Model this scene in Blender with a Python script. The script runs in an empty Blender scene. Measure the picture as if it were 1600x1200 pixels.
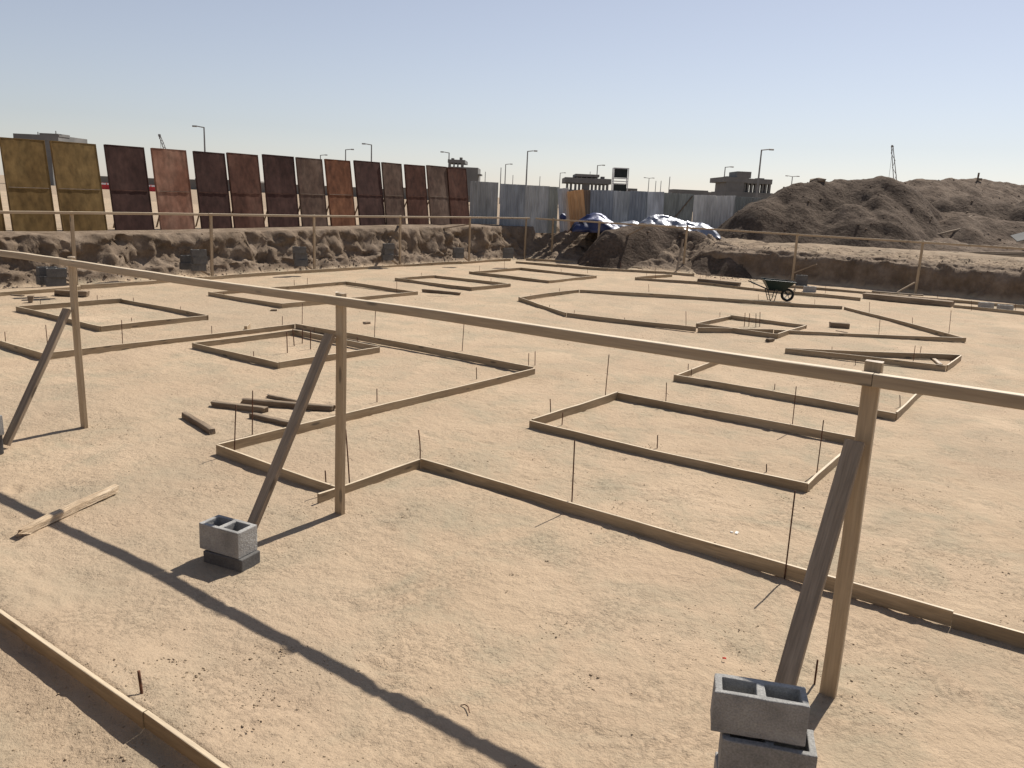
import bpy, math, random
import numpy as np
from mathutils import Vector, Matrix
random.seed(7)
RNG = np.random.default_rng(11)
S = bpy.context.scene
COL = S.collection
# ---------------------------------------------------------------- camera, sky, sun, exposure
# World axes follow the building's setting-out grid: X along the long boards, Y across them, pit floor at Z = 0.
CAM_Z, F_PX = 2.6, 1285.0
PITCH, ROLL, YAW = math.radians(12.73), math.radians(2.61), math.radians(35.27)
def _rot(v):      # view-aligned frame -> building grid
    c, s = math.cos(YAW), math.sin(YAW)
    return Vector((v[0]*c - v[1]*s, v[0]*s + v[1]*c, v[2]))
_f = Vector((0, math.cos(PITCH), -math.sin(PITCH))); _u = Vector((0, math.sin(PITCH), math.cos(PITCH))); _x = Vector((1, 0, 0))
FWD = _rot(_f); RIGHT = _rot(math.cos(ROLL)*_x + math.sin(ROLL)*_u); UP = _rot(-math.sin(ROLL)*_x + math.cos(ROLL)*_u)
cd = bpy.data.cameras.new('camera'); cam = bpy.data.objects.new('camera', cd); COL.objects.link(cam)
cd.sensor_width = 36; cd.lens = F_PX/1600*36; cd.clip_start = 0.05; cd.clip_end = 9000
cam.matrix_world = Matrix(((RIGHT.x, UP.x, -FWD.x, 0), (RIGHT.y, UP.y, -FWD.y, 0), (RIGHT.z, UP.z, -FWD.z, CAM_Z), (0, 0, 0, 1)))
S.camera = cam
SUN_EL = math.radians(50); SUN_AZ = math.radians(36.5)          # azimuth measured from the view axis to the right
sd = Vector((math.sin(SUN_AZ)*math.cos(SUN_EL), math.cos(SUN_AZ)*math.cos(SUN_EL), math.sin(SUN_EL))); sd = _rot(sd)
sl = bpy.data.lights.new('sun', 'SUN'); sun = bpy.data.objects.new('sun', sl); COL.objects.link(sun)
sl.energy = 5.0; sl.angle = math.radians(0.55); sl.color = (1.0, 0.94, 0.85)
sun.rotation_euler = sd.to_track_quat('Z', 'Y').to_euler()
w = bpy.data.worlds.new('World'); S.world = w; w.use_nodes = True
nt = w.node_tree; bg = nt.nodes['Background']
sky = nt.nodes.new('ShaderNodeTexSky'); sky.sky_type = 'NISHITA'; sky.sun_disc = False
sky.sun_elevation = SUN_EL; sky.sun_rotation = math.atan2(sd.x, sd.y)
sky.altitude = 0; sky.air_density = 1.0; sky.dust_density = 0.3; sky.ozone_density = 2.0
hs_ = nt.nodes.new('ShaderNodeHueSaturation'); hs_.inputs['Saturation'].default_value = 0.6; nt.links.new(sky.outputs[0], hs_.inputs['Color'])
gm_ = nt.nodes.new('ShaderNodeGamma'); gm_.inputs[1].default_value = 0.95; nt.links.new(hs_.outputs[0], gm_.inputs[0])
tn_ = nt.nodes.new('ShaderNodeMix'); tn_.data_type = 'RGBA'; tn_.blend_type = 'MULTIPLY'; tn_.inputs[0].default_value = 1.0; tn_.inputs[7].default_value = (.985, .95, .985, 1)
nt.links.new(gm_.outputs[0], tn_.inputs[6]); nt.links.new(tn_.outputs[2], bg.inputs[0]); bg.inputs[1].default_value = 0.082
S.view_settings.view_transform = 'Standard'; S.view_settings.look = 'None'; S.view_settings.exposure = 0.4; S.view_settings.gamma = 1.0

def ray(px, py):
    return RIGHT*((px-800)/F_PX) + UP*((600-py)/F_PX) + FWD
def G(px, py, z=0.0):                 # where a point of the photograph meets the level z
    d = ray(px, py); t = (z-CAM_Z)/d.z
    return Vector((d.x*t, d.y*t, z))
FH = Vector((FWD.x, FWD.y, 0)).normalized()
def D(px, py, dist):                  # the point of the photograph at a horizontal distance ahead
    d = ray(px, py); t = dist/(d.dot(FH))
    return Vector((d.x*t, d.y*t, CAM_Z+d.z*t))

# ---------------------------------------------------------------- noise
def _hash(ix, iy, seed):
    h = (ix.astype(np.int64)*374761393 + iy.astype(np.int64)*668265263 + seed*1274126177) & 0xffffffff
    h = ((h ^ (h >> 13))*1274126177) & 0xffffffff
    return (h ^ (h >> 16)) & 0xffffffff
def noise(x, y, seed=0):
    x = np.asarray(x, float); y = np.asarray(y, float)
    ix = np.floor(x); iy = np.floor(y); fx = x-ix; fy = y-iy
    ux = fx*fx*fx*(fx*(fx*6-15)+10); uy = fy*fy*fy*(fy*(fy*6-15)+10)
    def g(a, b):
        an = _hash(ix+a, iy+b, seed)/4294967296.0*2*math.pi
        return np.cos(an)*(fx-a) + np.sin(an)*(fy-b)
    return ((g(0, 0)*(1-ux)+g(1, 0)*ux)*(1-uy) + (g(0, 1)*(1-ux)+g(1, 1)*ux)*uy)*1.5
def fbm(x, y, o=4, seed=0, gain=0.5, lac=2.07):
    s = 0; a = 1; t = 0
    for i in range(o):
        s = s + a*noise(x, y, seed+i*17); t += a; a *= gain; x = x*lac+3.1; y = y*lac-1.7
    return s/t
def ridged(x, y, o=4, seed=0):
    s = 0; a = 1; t = 0
    for i in range(o):
        s = s + a*(1-np.abs(noise(x, y, seed+i*13))*2); t += a; a *= .5; x = x*2.1+1.3; y = y*2.1+2.9
    return s/t
def sst(a, b, x):
    t = np.clip((x-a)/(b-a), 0, 1); return t*t*(3-2*t)

# ---------------------------------------------------------------- materials
KNOTTY = {'raw_timber', 'pale_timber', 'brace_timber', 'weathered_timber'}
def mat(name, cols, scale=4.0, rough=0.85, bump=0.3, bdist=0.01, bscale=None, stretch=(1, 1, 1), detail=6, metal=0.0, spec=0.3,
        stops=None, fine=None, rand=0.0, bands=None):
    m = bpy.data.materials.new(name); m.use_nodes = True
    n = m.node_tree.nodes; L = m.node_tree.links; b = n['Principled BSDF']
    tc = n.new('ShaderNodeTexCoord'); mp = n.new('ShaderNodeMapping'); mp.inputs['Scale'].default_value = stretch
    L.new(tc.outputs['Object'], mp.inputs['Vector'])
    vec = mp.outputs[0]
    if rand:
        oi = n.new('ShaderNodeObjectInfo'); va = n.new('ShaderNodeVectorMath'); va.operation = 'ADD'
        mu = n.new('ShaderNodeMath'); mu.operation = 'MULTIPLY'; mu.inputs[1].default_value = 40
        L.new(oi.outputs['Random'], mu.inputs[0]); L.new(vec, va.inputs[0]); L.new(mu.outputs[0], va.inputs[1]); vec = va.outputs[0]
    nz = n.new('ShaderNodeTexNoise'); nz.inputs['Scale'].default_value = scale; nz.inputs['Detail'].default_value = detail
    nz.inputs['Roughness'].default_value = 0.6; L.new(vec, nz.inputs['Vector'])
    cr = n.new('ShaderNodeValToRGB'); L.new(nz.outputs[0], cr.inputs[0])
    st = stops or [0.3+0.4*i/(max(1, len(cols)-1)) for i in range(len(cols))]
    e = cr.color_ramp.elements
    while len(e) < len(cols): e.new(0.5)
    for i, (p, c) in enumerate(zip(st, cols)): e[i].position = p; e[i].color = (*c, 1)
    out = cr.outputs[0]
    if fine:
        n2 = n.new('ShaderNodeTexNoise'); n2.inputs['Scale'].default_value = fine[0]; n2.inputs['Detail'].default_value = 4; L.new(vec, n2.inputs['Vector'])
        r2 = n.new('ShaderNodeMapRange'); r2.inputs[1].default_value = .3; r2.inputs[2].default_value = .7
        r2.inputs[3].default_value = 1-fine[1]; r2.inputs[4].default_value = 1+fine[1]; L.new(n2.outputs[0], r2.inputs[0])
        vm = n.new('ShaderNodeVectorMath'); vm.operation = 'SCALE'; L.new(out, vm.inputs[0]); L.new(r2.outputs[0], vm.inputs['Scale']); out = vm.outputs[0]
    if rand:
        hs = n.new('ShaderNodeHueSaturation'); r3 = n.new('ShaderNodeMapRange'); r3.inputs[3].default_value = 1-rand; r3.inputs[4].default_value = 1+rand
        L.new(oi.outputs['Random'], r3.inputs[0]); L.new(r3.outputs[0], hs.inputs['Value']); L.new(out, hs.inputs['Color']); out = hs.outputs[0]
    if name in KNOTTY:
        mk = n.new('ShaderNodeMapping'); mk.inputs['Scale'].default_value = (1.3, 5, 5); src = tc.outputs['Object']
        if rand:
            v2 = n.new('ShaderNodeVectorMath'); v2.operation = 'ADD'; L.new(src, v2.inputs[0]); L.new(mu.outputs[0], v2.inputs[1]); src = v2.outputs[0]
        L.new(src, mk.inputs[0]); vo = n.new('ShaderNodeTexVoronoi'); vo.inputs['Scale'].default_value = 1.6; L.new(mk.outputs[0], vo.inputs['Vector'])
        kr = n.new('ShaderNodeMapRange'); kr.inputs[1].default_value = .10; kr.inputs[2].default_value = .17; kr.inputs[3].default_value = .42; kr.inputs[4].default_value = 1.0; L.new(vo.outputs['Distance'], kr.inputs[0])
        vk = n.new('ShaderNodeVectorMath'); vk.operation = 'SCALE'; L.new(out, vk.inputs[0]); L.new(kr.outputs[0], vk.inputs['Scale']); out = vk.outputs[0]
    L.new(out, b.inputs['Base Color'])
    b.inputs['Roughness'].default_value = rough; b.inputs['Metallic'].default_value = metal; b.inputs['Specular IOR Level'].default_value = spec
    if bump:
        n3 = n.new('ShaderNodeTexNoise'); n3.inputs['Scale'].default_value = bscale or scale*6; n3.inputs['Detail'].default_value = 8
        n3.inputs['Roughness'].default_value = 0.65; L.new(vec, n3.inputs['Vector'])
        bp = n.new('ShaderNodeBump'); bp.inputs['Strength'].default_value = bump; bp.inputs['Distance'].default_value = bdist
        L.new(n3.outputs[0], bp.inputs['Height']); L.new(bp.outputs[0], b.inputs['Normal'])
    return m

def sand_mat():
    m = bpy.data.materials.new('sand'); m.use_nodes = True
    n = m.node_tree.nodes; L = m.node_tree.links; b = n['Principled BSDF']
    tc = n.new('ShaderNodeTexCoord')
    def nz(scale, detail=5, rough=.6, st=(1, 1, 1), dist=0.0):
        mp = n.new('ShaderNodeMapping'); mp.inputs['Scale'].default_value = st; L.new(tc.outputs['Object'], mp.inputs[0])
        t = n.new('ShaderNodeTexNoise'); t.inputs['Scale'].default_value = scale; t.inputs['Detail'].default_value = detail
        t.inputs['Roughness'].default_value = rough; t.inputs['Distortion'].default_value = dist; L.new(mp.outputs[0], t.inputs[0]); return t.outputs[0]
    def ramp(f, cols, st):
        cr = n.new('ShaderNodeValToRGB'); L.new(f, cr.inputs[0]); e = cr.color_ramp.elements
        while len(e) < len(cols): e.new(.5)
        for i, (c, p) in enumerate(zip(cols, st)): e[i].position = p; e[i].color = (*c, 1)
        return cr.outputs[0]
    def mix(f, a, c, mode='MIX'):
        x = n.new('ShaderNodeMix'); x.data_type = 'RGBA'; x.blend_type = mode
        if isinstance(f, float): x.inputs[0].default_value = f
        else: L.new(f, x.inputs[0])
        L.new(a, x.inputs[6])
        if isinstance(c, tuple): x.inputs[7].default_value = (*c, 1)
        else: L.new(c, x.inputs[7])
        return x.outputs[2]
    def mr(f, a, c, lo, hi):
        r = n.new('ShaderNodeMapRange'); L.new(f, r.inputs[0]); r.inputs[1].default_value = a; r.inputs[2].default_value = c
        r.inputs[3].default_value = lo; r.inputs[4].default_value = hi; return r.outputs[0]
    base = ramp(nz(.55, 6), [(.368, .276, .187), (.412, .312, .213), (.455, .347, .24)], (.32, .5, .68))
    grey = mr(nz(1.3, 7, .68, dist=.6), .46, .66, 0, .9)
    c = mix(grey, base, (.31, .262, .184)); dk = mr(nz(.16, 4, .6), .50, .62, 0, .55); c = mix(dk, c, (.325, .255, .18))
    pink = mr(nz(.7, 4, .55), .48, .68, 0, .75); c = mix(pink, c, (.385, .287, .197))
    # speckle of grit in patches
    grit = nz(70, 3, .7); patch = mr(nz(1.1, 5, .65), .42, .66, 0, 1)
    gm = n.new('ShaderNodeMath'); gm.operation = 'MULTIPLY'; L.new(mr(grit, .60, .68, 0, .75), gm.inputs[0]); L.new(patch, gm.inputs[1])
    c = mix(gm.outputs[0], c, (.15, .115, .08))
    gl = n.new('ShaderNodeMath'); gl.operation = 'MULTIPLY'; L.new(mr(nz(55, 2, .5), .66, .72, 0, .5), gl.inputs[0]); L.new(patch, gl.inputs[1])
    c = mix(gl.outputs[0], c, (.42, .37, .29))
    # dug soil of the banks
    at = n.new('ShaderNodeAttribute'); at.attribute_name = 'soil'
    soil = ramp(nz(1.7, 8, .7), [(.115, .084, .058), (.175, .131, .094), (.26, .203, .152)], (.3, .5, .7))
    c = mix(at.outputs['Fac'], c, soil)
    L.new(c, b.inputs['Base Color']); b.inputs['Roughness'].default_value = .95; b.inputs['Specular IOR Level'].default_value = .15
    # bump: wind ripples + scuffs + grain
    h1 = nz(9, 7, .62); h2 = nz(60, 5, .7); h3 = nz(3.6, 4, .5, (1.6, 2.4, 1), .6)
    def sm(a, ka, c_, kc):
        x = n.new('ShaderNodeMath'); x.operation = 'MULTIPLY'; L.new(a, x.inputs[0]); x.inputs[1].default_value = ka
        y = n.new('ShaderNodeMath'); y.operation = 'MULTIPLY_ADD'; L.new(c_, y.inputs[0]); y.inputs[1].default_value = kc; L.new(x.outputs[0], y.inputs[2]); return y.outputs[0]
    h4 = mr(nz(24, 6, .7), .50, .72, 0, 1); pm = n.new('ShaderNodeMath'); pm.operation = 'MULTIPLY'; L.new(h4, pm.inputs[0]); L.new(mr(nz(1.9, 5, .6), .40, .62, .15, 1), pm.inputs[1])
    hh = sm(h1, 1.0, h2, .3); hh = sm(hh, 1.0, h3, .3); hh = sm(hh, 1.0, pm.outputs[0], .32)
    bp = n.new('ShaderNodeBump'); bp.inputs['Strength'].default_value = .8; bp.inputs['Distance'].default_value = .036; L.new(hh, bp.inputs['Height'])
    L.new(bp.outputs[0], b.inputs['Normal'])
    return m
M_SAND = sand_mat()
M_CLOD = mat('clod', [(.24, .18, .12), (.33, .255, .175), (.40, .31, .22)], scale=3, bump=.6, bdist=.01, bscale=40, rough=.95, spec=.1)
M_SOIL = mat('dug_soil', [(.092, .067, .049), (.128, .096, .072), (.18, .14, .107)], scale=.9, detail=10, bump=1.0, bdist=.09, bscale=5, rough=.97, spec=.1, fine=(5, .22))
M_SOIL_DARK = mat('dark_dug_soil', [(0.065, 0.047, 0.035), (0.095, 0.071, 0.053), (0.140, 0.106, 0.081)], scale=.7, detail=10, bump=1.0, bdist=.09, bscale=5, rough=.97, spec=.1, fine=(9, .3))
M_WOOD = mat('raw_timber', [(0.216, 0.148, 0.083), (0.288, 0.209, 0.122), (0.360, 0.274, 0.173)], scale=3.5, stretch=(.25, 3, 3), bump=.35, bdist=.004, bscale=30, rough=.5, spec=.6, fine=(25, .18), rand=.16)
M_RAIL = mat('pale_timber', [(0.274, 0.194, 0.115), (0.338, 0.248, 0.151), (0.403, 0.310, 0.202)], scale=3.5, stretch=(.2, 4, 4), bump=.3, bdist=.003, bscale=30, rough=.45, spec=.7, fine=(25, .14), rand=.08)
M_OLD = mat('weathered_timber', [(0.108, 0.076, 0.050), (0.189, 0.140, 0.095), (0.270, 0.211, 0.149)], scale=4, stretch=(.3, 4, 4), bump=.6, bdist=.006, bscale=30, rough=.9, fine=(25, .25), rand=.2)
M_BRACE = mat('brace_timber', [(0.192, 0.144, 0.101), (0.269, 0.206, 0.144), (0.336, 0.264, 0.192)], scale=3, stretch=(.25, 4, 4), bump=.4, bdist=.004, bscale=30, rough=.85, fine=(25, .2), rand=.1)
M_REBAR = mat('rusty_rebar', [(.05, .025, .015), (.11, .05, .028), (.17, .08, .045)], scale=30, bump=.5, bdist=.002, bscale=200, rough=.9, rand=.25)
M_BLOCK = mat('concrete_block', [(0.216, 0.212, 0.202), (0.288, 0.281, 0.266), (0.360, 0.353, 0.331)], scale=6, bump=1.0, bdist=.007, bscale=55, rough=.95, fine=(120, .2), rand=.08)
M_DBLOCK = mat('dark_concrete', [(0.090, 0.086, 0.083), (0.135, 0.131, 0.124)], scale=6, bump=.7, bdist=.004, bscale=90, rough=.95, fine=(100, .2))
M_CONC = mat('grey_concrete', [(0.126, 0.126, 0.122), (0.202, 0.197, 0.189)], scale=.4, bump=0, rough=.9)
M_FAR = mat('far_wall', [(0.133, 0.121, 0.109), (0.211, 0.191, 0.164)], scale=.05, bump=0, rough=.9, stretch=(1, 1, 6))
M_ZINC = mat('galvanised', [(.30, .31, .31), (.42, .43, .43)], scale=3, bump=.1, rough=.45, metal=.7)
M_LAMP = mat('lamp_steel', [(0.162, 0.162, 0.162), (0.234, 0.234, 0.234)], scale=3, bump=0, rough=.6, metal=.2)
M_BLACK = mat('black_rubber', [(.012, .012, .012), (.03, .03, .03)], scale=10, bump=.3, rough=.8)
M_GREEN = mat('green_paint', [(0.006, 0.017, 0.015), (0.011, 0.028, 0.024)], scale=5, bump=.15, rough=.45, fine=(30, .2))

M_SUNLIT = mat('sunlit_edge', [(.42, .335, .23), (.52, .42, .29), (.60, .49, .35)], scale=4, stretch=(.3, 3, 3), bump=.3, bdist=.003, bscale=30, rough=.6, spec=.4, fine=(20, .15))  # sunlight on board and rail tops, put into the timber colour
# ---------------------------------------------------------------- helpers
def raw(name, verts, faces, m=None, parent=None, mw=None, smooth=False):
    me = bpy.data.meshes.new(name); me.from_pydata([tuple(v) for v in verts], [], faces); me.update()
    if smooth: me.polygons.foreach_set('use_smooth', [True]*len(me.polygons))
    o = bpy.data.objects.new(name, me); COL.objects.link(o)
    if m: me.materials.append(m)
    place(o, parent, mw); return o
def place(o, parent, mw):
    mw = mw or Matrix()
    if parent is not None:
        o.parent = parent; o.matrix_local = parent['_mw_inv'] @ mw if False else Matrix.Translation(-parent.location) @ mw if parent.parent is None and parent.type == 'EMPTY' else mw
    else: o.matrix_world = mw
def thing(name, label, cat, loc, group=None):
    o = bpy.data.objects.new(name, None); o.empty_display_size = .2; COL.objects.link(o); o.location = Vector(loc)
    return tag(o, label, cat, group)
def tag(o, label, cat, group=None, kind=None):
    o['label'] = label; o['category'] = cat
    if group: o['group'] = group
    if kind: o['kind'] = kind
    return o
def setting(o, kind='structure'): o['kind'] = kind; return o

class MB:                                     # collects shapes for one mesh
    def __init__(s): s.v = []; s.f = []
    def add(s, v, f):
        k = len(s.v); s.v += [tuple(p) for p in v]; s.f += [tuple(i+k for i in q) for q in f]
    def box(s, a, b, jit=0):
        x0, y0, z0 = a; x1, y1, z1 = b
        v = [(x0, y0, z0), (x1, y0, z0), (x1, y1, z0), (x0, y1, z0), (x0, y0, z1), (x1, y0, z1), (x1, y1, z1), (x0, y1, z1)]
        if jit: v = [tuple(c+random.uniform(-jit, jit) for c in p) for p in v]
        s.add(v, [(0, 3, 2, 1), (4, 5, 6, 7), (0, 1, 5, 4), (1, 2, 6, 5), (2, 3, 7, 6), (3, 0, 4, 7)])
    def tube(s, pts, r, n=8, r2=None, cap=True):
        pts = [Vector(p) for p in pts]; rings = []; N = len(pts)
        ref = None
        for i, p in enumerate(pts):
            t = (pts[min(i+1, N-1)]-pts[max(i-1, 0)]).normalized()
            if ref is None: ref = t.orthogonal().normalized()
            a = (ref - t*ref.dot(t)).normalized(); ref = a; b = t.cross(a)
            rr = r if r2 is None else r+(r2-r)*i/(N-1)
            rings.append([p+a*math.cos(2*math.pi*k/n)*rr+b*math.sin(2*math.pi*k/n)*rr for k in range(n)])
        v = [q for g in rings for q in g]; f = []
        for i in range(N-1):
            for k in range(n): f.append((i*n+k, i*n+(k+1) % n, (i+1)*n+(k+1) % n, (i+1)*n+k))
        if cap: f.append(tuple(reversed(range(n)))); f.append(tuple((N-1)*n+k for k in range(n)))
        s.add(v, f)
    def build(s, name, m, parent=None, mw=None, smooth=False): return raw(name, s.v, s.f, m, parent, mw, smooth)

def frame_mat(p0, p1, roll=0):
    p0, p1 = Vector(p0), Vector(p1); x = (p1-p0).normalized()
    z = Vector((0, 0, 1)) if abs(x.z) < .95 else Vector((0, 1, 0))
    y = z.cross(x).normalized(); z = x.cross(y).normalized()
    R = Matrix((x, y, z)).transposed().to_4x4()
    return Matrix.Translation(p0) @ R @ Matrix.Rotation(roll, 4, 'X')
def beam(name, p0, p1, w_, h_, m, parent=None, roll=0, wob=.003, seg=.3, bev=.004, z0='centre', rough_end=0.0):
    """a sawn timber from p0 to p1; w_ across, h_ deep; slightly bowed, chamfered"""
    L = (Vector(p1)-Vector(p0)).length; n = max(2, min(60, int(L/seg)+1))
    zlo, zhi = (-h_/2, h_/2) if z0 == 'centre' else (0, h_)
    b = min(bev, w_*.2, h_*.2)
    prof = [(-w_/2+b, zlo), (w_/2-b, zlo), (w_/2, zlo+b), (w_/2, zhi-b), (w_/2-b, zhi), (-w_/2+b, zhi), (-w_/2, zhi-b), (-w_/2, zlo+b)]
    v = []; f = []
    ph1, ph2 = random.uniform(0, 6), random.uniform(0, 6)
    for i in range(n+1):
        t = i/n; dy = wob*2*math.sin(t*3.1+ph1)*min(1, L/3) + random.uniform(-wob, wob)*.35; dz = wob*1.5*math.sin(t*4.3+ph2)*min(1, L/3) + random.uniform(-wob, wob)*.35
        for (y, z) in prof:
            jx = random.uniform(-rough_end, rough_end) if i in (0, n) else 0
            v.append((t*L+jx, y+dy+random.uniform(-1, 1)*wob*.15, z+dz))
    for i in range(n):
        for k in range(8): f.append((i*8+k, (i+1)*8+k, (i+1)*8+(k+1) % 8, i*8+(k+1) % 8))
    f.append(tuple(range(8))); f.append(tuple(n*8+k for k in reversed(range(8))))
    o = raw(name, v, f, m, parent, frame_mat(p0, p1, roll))
    if m in (M_WOOD, M_RAIL) and name in ('board', 'rail'):      # sunlit tops painted in: paler top, chamfer and bottom faces
        o.data.materials.append(M_SUNLIT); mi = [1 if (i < n*8 and (i % 8) in (3, 4, 5, 0)) else 0 for i in range(len(f))]; o.data.polygons.foreach_set('material_index', mi)
    return o

ORD = ['first', 'second', 'third', 'fourth', 'fifth', 'sixth', 'seventh', 'eighth', 'ninth', 'tenth', 'eleventh', 'twelfth', 'thirteenth', 'fourteenth', 'fifteenth', 'sixteenth']

# ---------------------------------------------------------------- terrain
def H(u, v, detail=True):
    u = np.asarray(u, float); v = np.asarray(v, float)
    n1 = fbm(u*.55, v*.55, 4, 3); n2 = fbm(u*1.7, v*1.7, 4, 9); n3 = fbm(u*4.5, v*4.5, 3, 21)
    scuff = np.clip(fbm(u*.6, v*.6, 3, 61)*2.2+.3, 0, 1); ru, rv = u*.816+v*.577, -u*.577+v*.816
    floor = .020*noise(u*.35, v*.35, 5) + .010*fbm(u*1.3, v*1.3, 3, 6) + .007*scuff*fbm(u*5.5, v*5.5, 3, 8) + .0035*noise(ru*3+noise(u, v, 9), rv*8+1.5*noise(u*1.5, v*1.5, 12), 10)
    # wind-blown drift against the front board, dug lower on its near side
    floor = floor + .075*sst(2.5, 1.95, v)*sst(1.86, 1.9, v) - .05*sst(1.87, 1.55, v)
    floor = floor + .05*np.exp(-((u+4.5)**2+(v-5.1)**2)/.5)*sst(5.69, 5.6, v)
    # left bank
    d = -20.95 - u + n1*.38 + n2*.08
    top = 1.17 + .2*sst(10, 28, v) + .015*n1
    berm = .34*sst(0, .35, d)*(1+.5*n2) + .05*n3*sst(0, .3, d)*sst(1.2, .6, d)
    ft = sst(.38, .80, d + .03*n3 + .05*n2); ft = np.clip(ft + .035*np.sin(ft*19+n2*5+n1*6)*ft*(1-ft)*4, 0, 1)
    zl = berm*(1-ft) + (top + .03*n3*sst(1.5, .9, d))*ft*(d > 0) + .05*sst(1.1, 1.5, d)
    # back bank: loose spoil slope on the left, clean cut further right
    s = sst(-13.9, -12.7, u)
    d2 = v - 29.9 + n1*.9
    slope = 1.28*sst(0, 3.2, d2)*(1+.15*n2) + .16*n2*sst(.2, 1.2, d2)*sst(6, 3, d2) + .08*n3*sst(.2, 1., d2)*sst(5, 3, d2)
    d3 = v - 31.35 + n1*.12 + n2*.06
    tb = 1.08 + .03*(u+8) *0 + .06*n1
    cut = tb*(.86*sst(0, .28, d3) + .14*sst(.25, .7, d3+.5*n2)) + .17*n2*sst(.3, 1., d3)*sst(6, 3, d3) + .06*n3*sst(.2, .6, d3)*sst(4, 2, d3) + .18*sst(.8, 4.5, d3)
    zb = slope*(1-s) + cut*s
    # near and right banks, outside the picture
    dn = .75 - v + n1*.2; zn = 1.1*sst(0, .5, dn)
    dr = u - 13 + n1*.4; zr = 1.2*sst(0, .7, dr)
    z = np.maximum(np.maximum(zl, zb), np.maximum(zn, zr))
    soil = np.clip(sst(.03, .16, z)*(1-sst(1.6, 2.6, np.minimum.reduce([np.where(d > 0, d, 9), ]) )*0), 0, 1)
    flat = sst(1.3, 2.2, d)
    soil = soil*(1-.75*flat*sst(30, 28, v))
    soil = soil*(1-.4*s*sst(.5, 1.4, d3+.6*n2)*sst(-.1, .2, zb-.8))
    soil = soil*(1-.5*(sst(45, 60, v)+sst(-26, -34, u)).clip(0, 1))
    return np.maximum(z + floor*(z < .2), floor), soil
def axis(parts):
    out = []
    for a, b, st in parts: out += list(np.arange(a, b-1e-6, st))
    return np.array(out+[parts[-1][1]])
U = axis([(-4000, -1000, 600), (-1000, -200, 160), (-200, -60, 20), (-60, -27, 3), (-27, -22.4, .15), (-22.4, -22.1, .05), (-22.1, -20.9, .026), (-20.9, -20.6, .05), (-20.6, -8, .09), (-8, 2.6, .036), (2.6, 16, .4), (16, 80, 8), (80, 4000, 490)])
V = axis([(-4000, -400, 600), (-400, -20, 60), (-20, 0, 2), (0, 1.2, .06), (1.2, 10, .034), (10, 29.4, .09), (29.4, 34.5, .045), (34.5, 46, .16), (46, 100, 4), (100, 400, 50), (400, 4000, 600)])
uu, vv = np.meshgrid(U, V, indexing='ij'); zz, soil = H(uu, vv)
def grid_obj(name, X, Y, Z, m, attr=None, keep=None, smooth=True):
    nu, nv = X.shape
    co = np.stack([X, Y, Z], -1).reshape(-1, 3).astype(np.float32)
    i = np.arange(nu*nv).reshape(nu, nv)
    q = np.stack([i[:-1, :-1], i[1:, :-1], i[1:, 1:], i[:-1, 1:]], -1).reshape(-1, 4)
    if keep is not None:
        k = keep.reshape(-1); q = q[k[q].any(1)]
        used = np.zeros(nu*nv, bool); used[q.reshape(-1)] = True; remap = np.cumsum(used)-1; q = remap[q]; co = co[used]
        if attr is not None: attr = attr.reshape(-1)[used]
    me = bpy.data.meshes.new(name); me.vertices.add(len(co)); me.vertices.foreach_set('co', co.reshape(-1))
    me.loops.add(q.size); me.loops.foreach_set('vertex_index', q.reshape(-1).astype(np.int32))
    me.polygons.add(len(q)); me.polygons.foreach_set('loop_start', np.arange(0, q.size, 4, dtype=np.int32)); me.polygons.foreach_set('loop_total', np.full(len(q), 4, np.int32))
    me.update(calc_edges=True); me.validate()
    if smooth: me.polygons.foreach_set('use_smooth', np.ones(len(me.polygons), bool))
    if attr is not None:
        a = me.attributes.new('soil', 'FLOAT', 'POINT'); a.data.foreach_set('value', np.asarray(attr, np.float32).reshape(-1))
    me.materials.append(m); o = bpy.data.objects.new(name, me); COL.objects.link(o); return o
# undercuts and hollows of the dug faces: the grid is pushed sideways by a noise of height, so the faces are no folded curtain
lw = sst(.12, .4, zz)*sst(1.32, 1.05, zz)*sst(-20.7, -21.0, uu)*sst(-22.4, -22.1, uu)*sst(31, 29.5, vv)
nz1 = fbm(vv*1.1, zz*2.6, 4, 201); nz2 = fbm(vv*3.6, zz*6.5, 3, 207)
uu2 = uu - lw*(.34*nz1 + .13*nz2); zz += lw*(.10*fbm(vv*2.2+9, zz*3+uu, 3, 211))
bw = sst(.1, .35, zz)*sst(1.25, .95, zz)*sst(-13.6, -12.7, uu)*sst(31, 31.3, vv)*sst(33, 32.2, vv)
vv2 = vv + bw*(.22*fbm(uu*1.0, zz*2.4, 4, 221) + .08*fbm(uu*3.4, zz*6, 3, 223))
def dent(x, y, ang, L, W, dep):
    r_ = max(L, W)*2.2; i0, i1 = np.searchsorted(U, [x-r_, x+r_]); j0, j1 = np.searchsorted(V, [y-r_, y+r_])
    if i1 <= i0 or j1 <= j0: return
    X = uu[i0:i1, j0:j1]-x; Y = vv[i0:i1, j0:j1]-y; c, s = math.cos(ang), math.sin(ang)
    a = (X*c+Y*s)/(L/2); b = (-X*s+Y*c)/(W/2)*(1+.18*np.clip(a, -1, 1)); r = np.sqrt(a*a+b*b)
    zz[i0:i1, j0:j1] += np.where(zz[i0:i1, j0:j1] < .2, -dep*sst(1.15, .75, r) + dep*.55*np.exp(-((r-1.3)/.22)**2), 0)
rf = random.Random(5)  # scuffs
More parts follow.
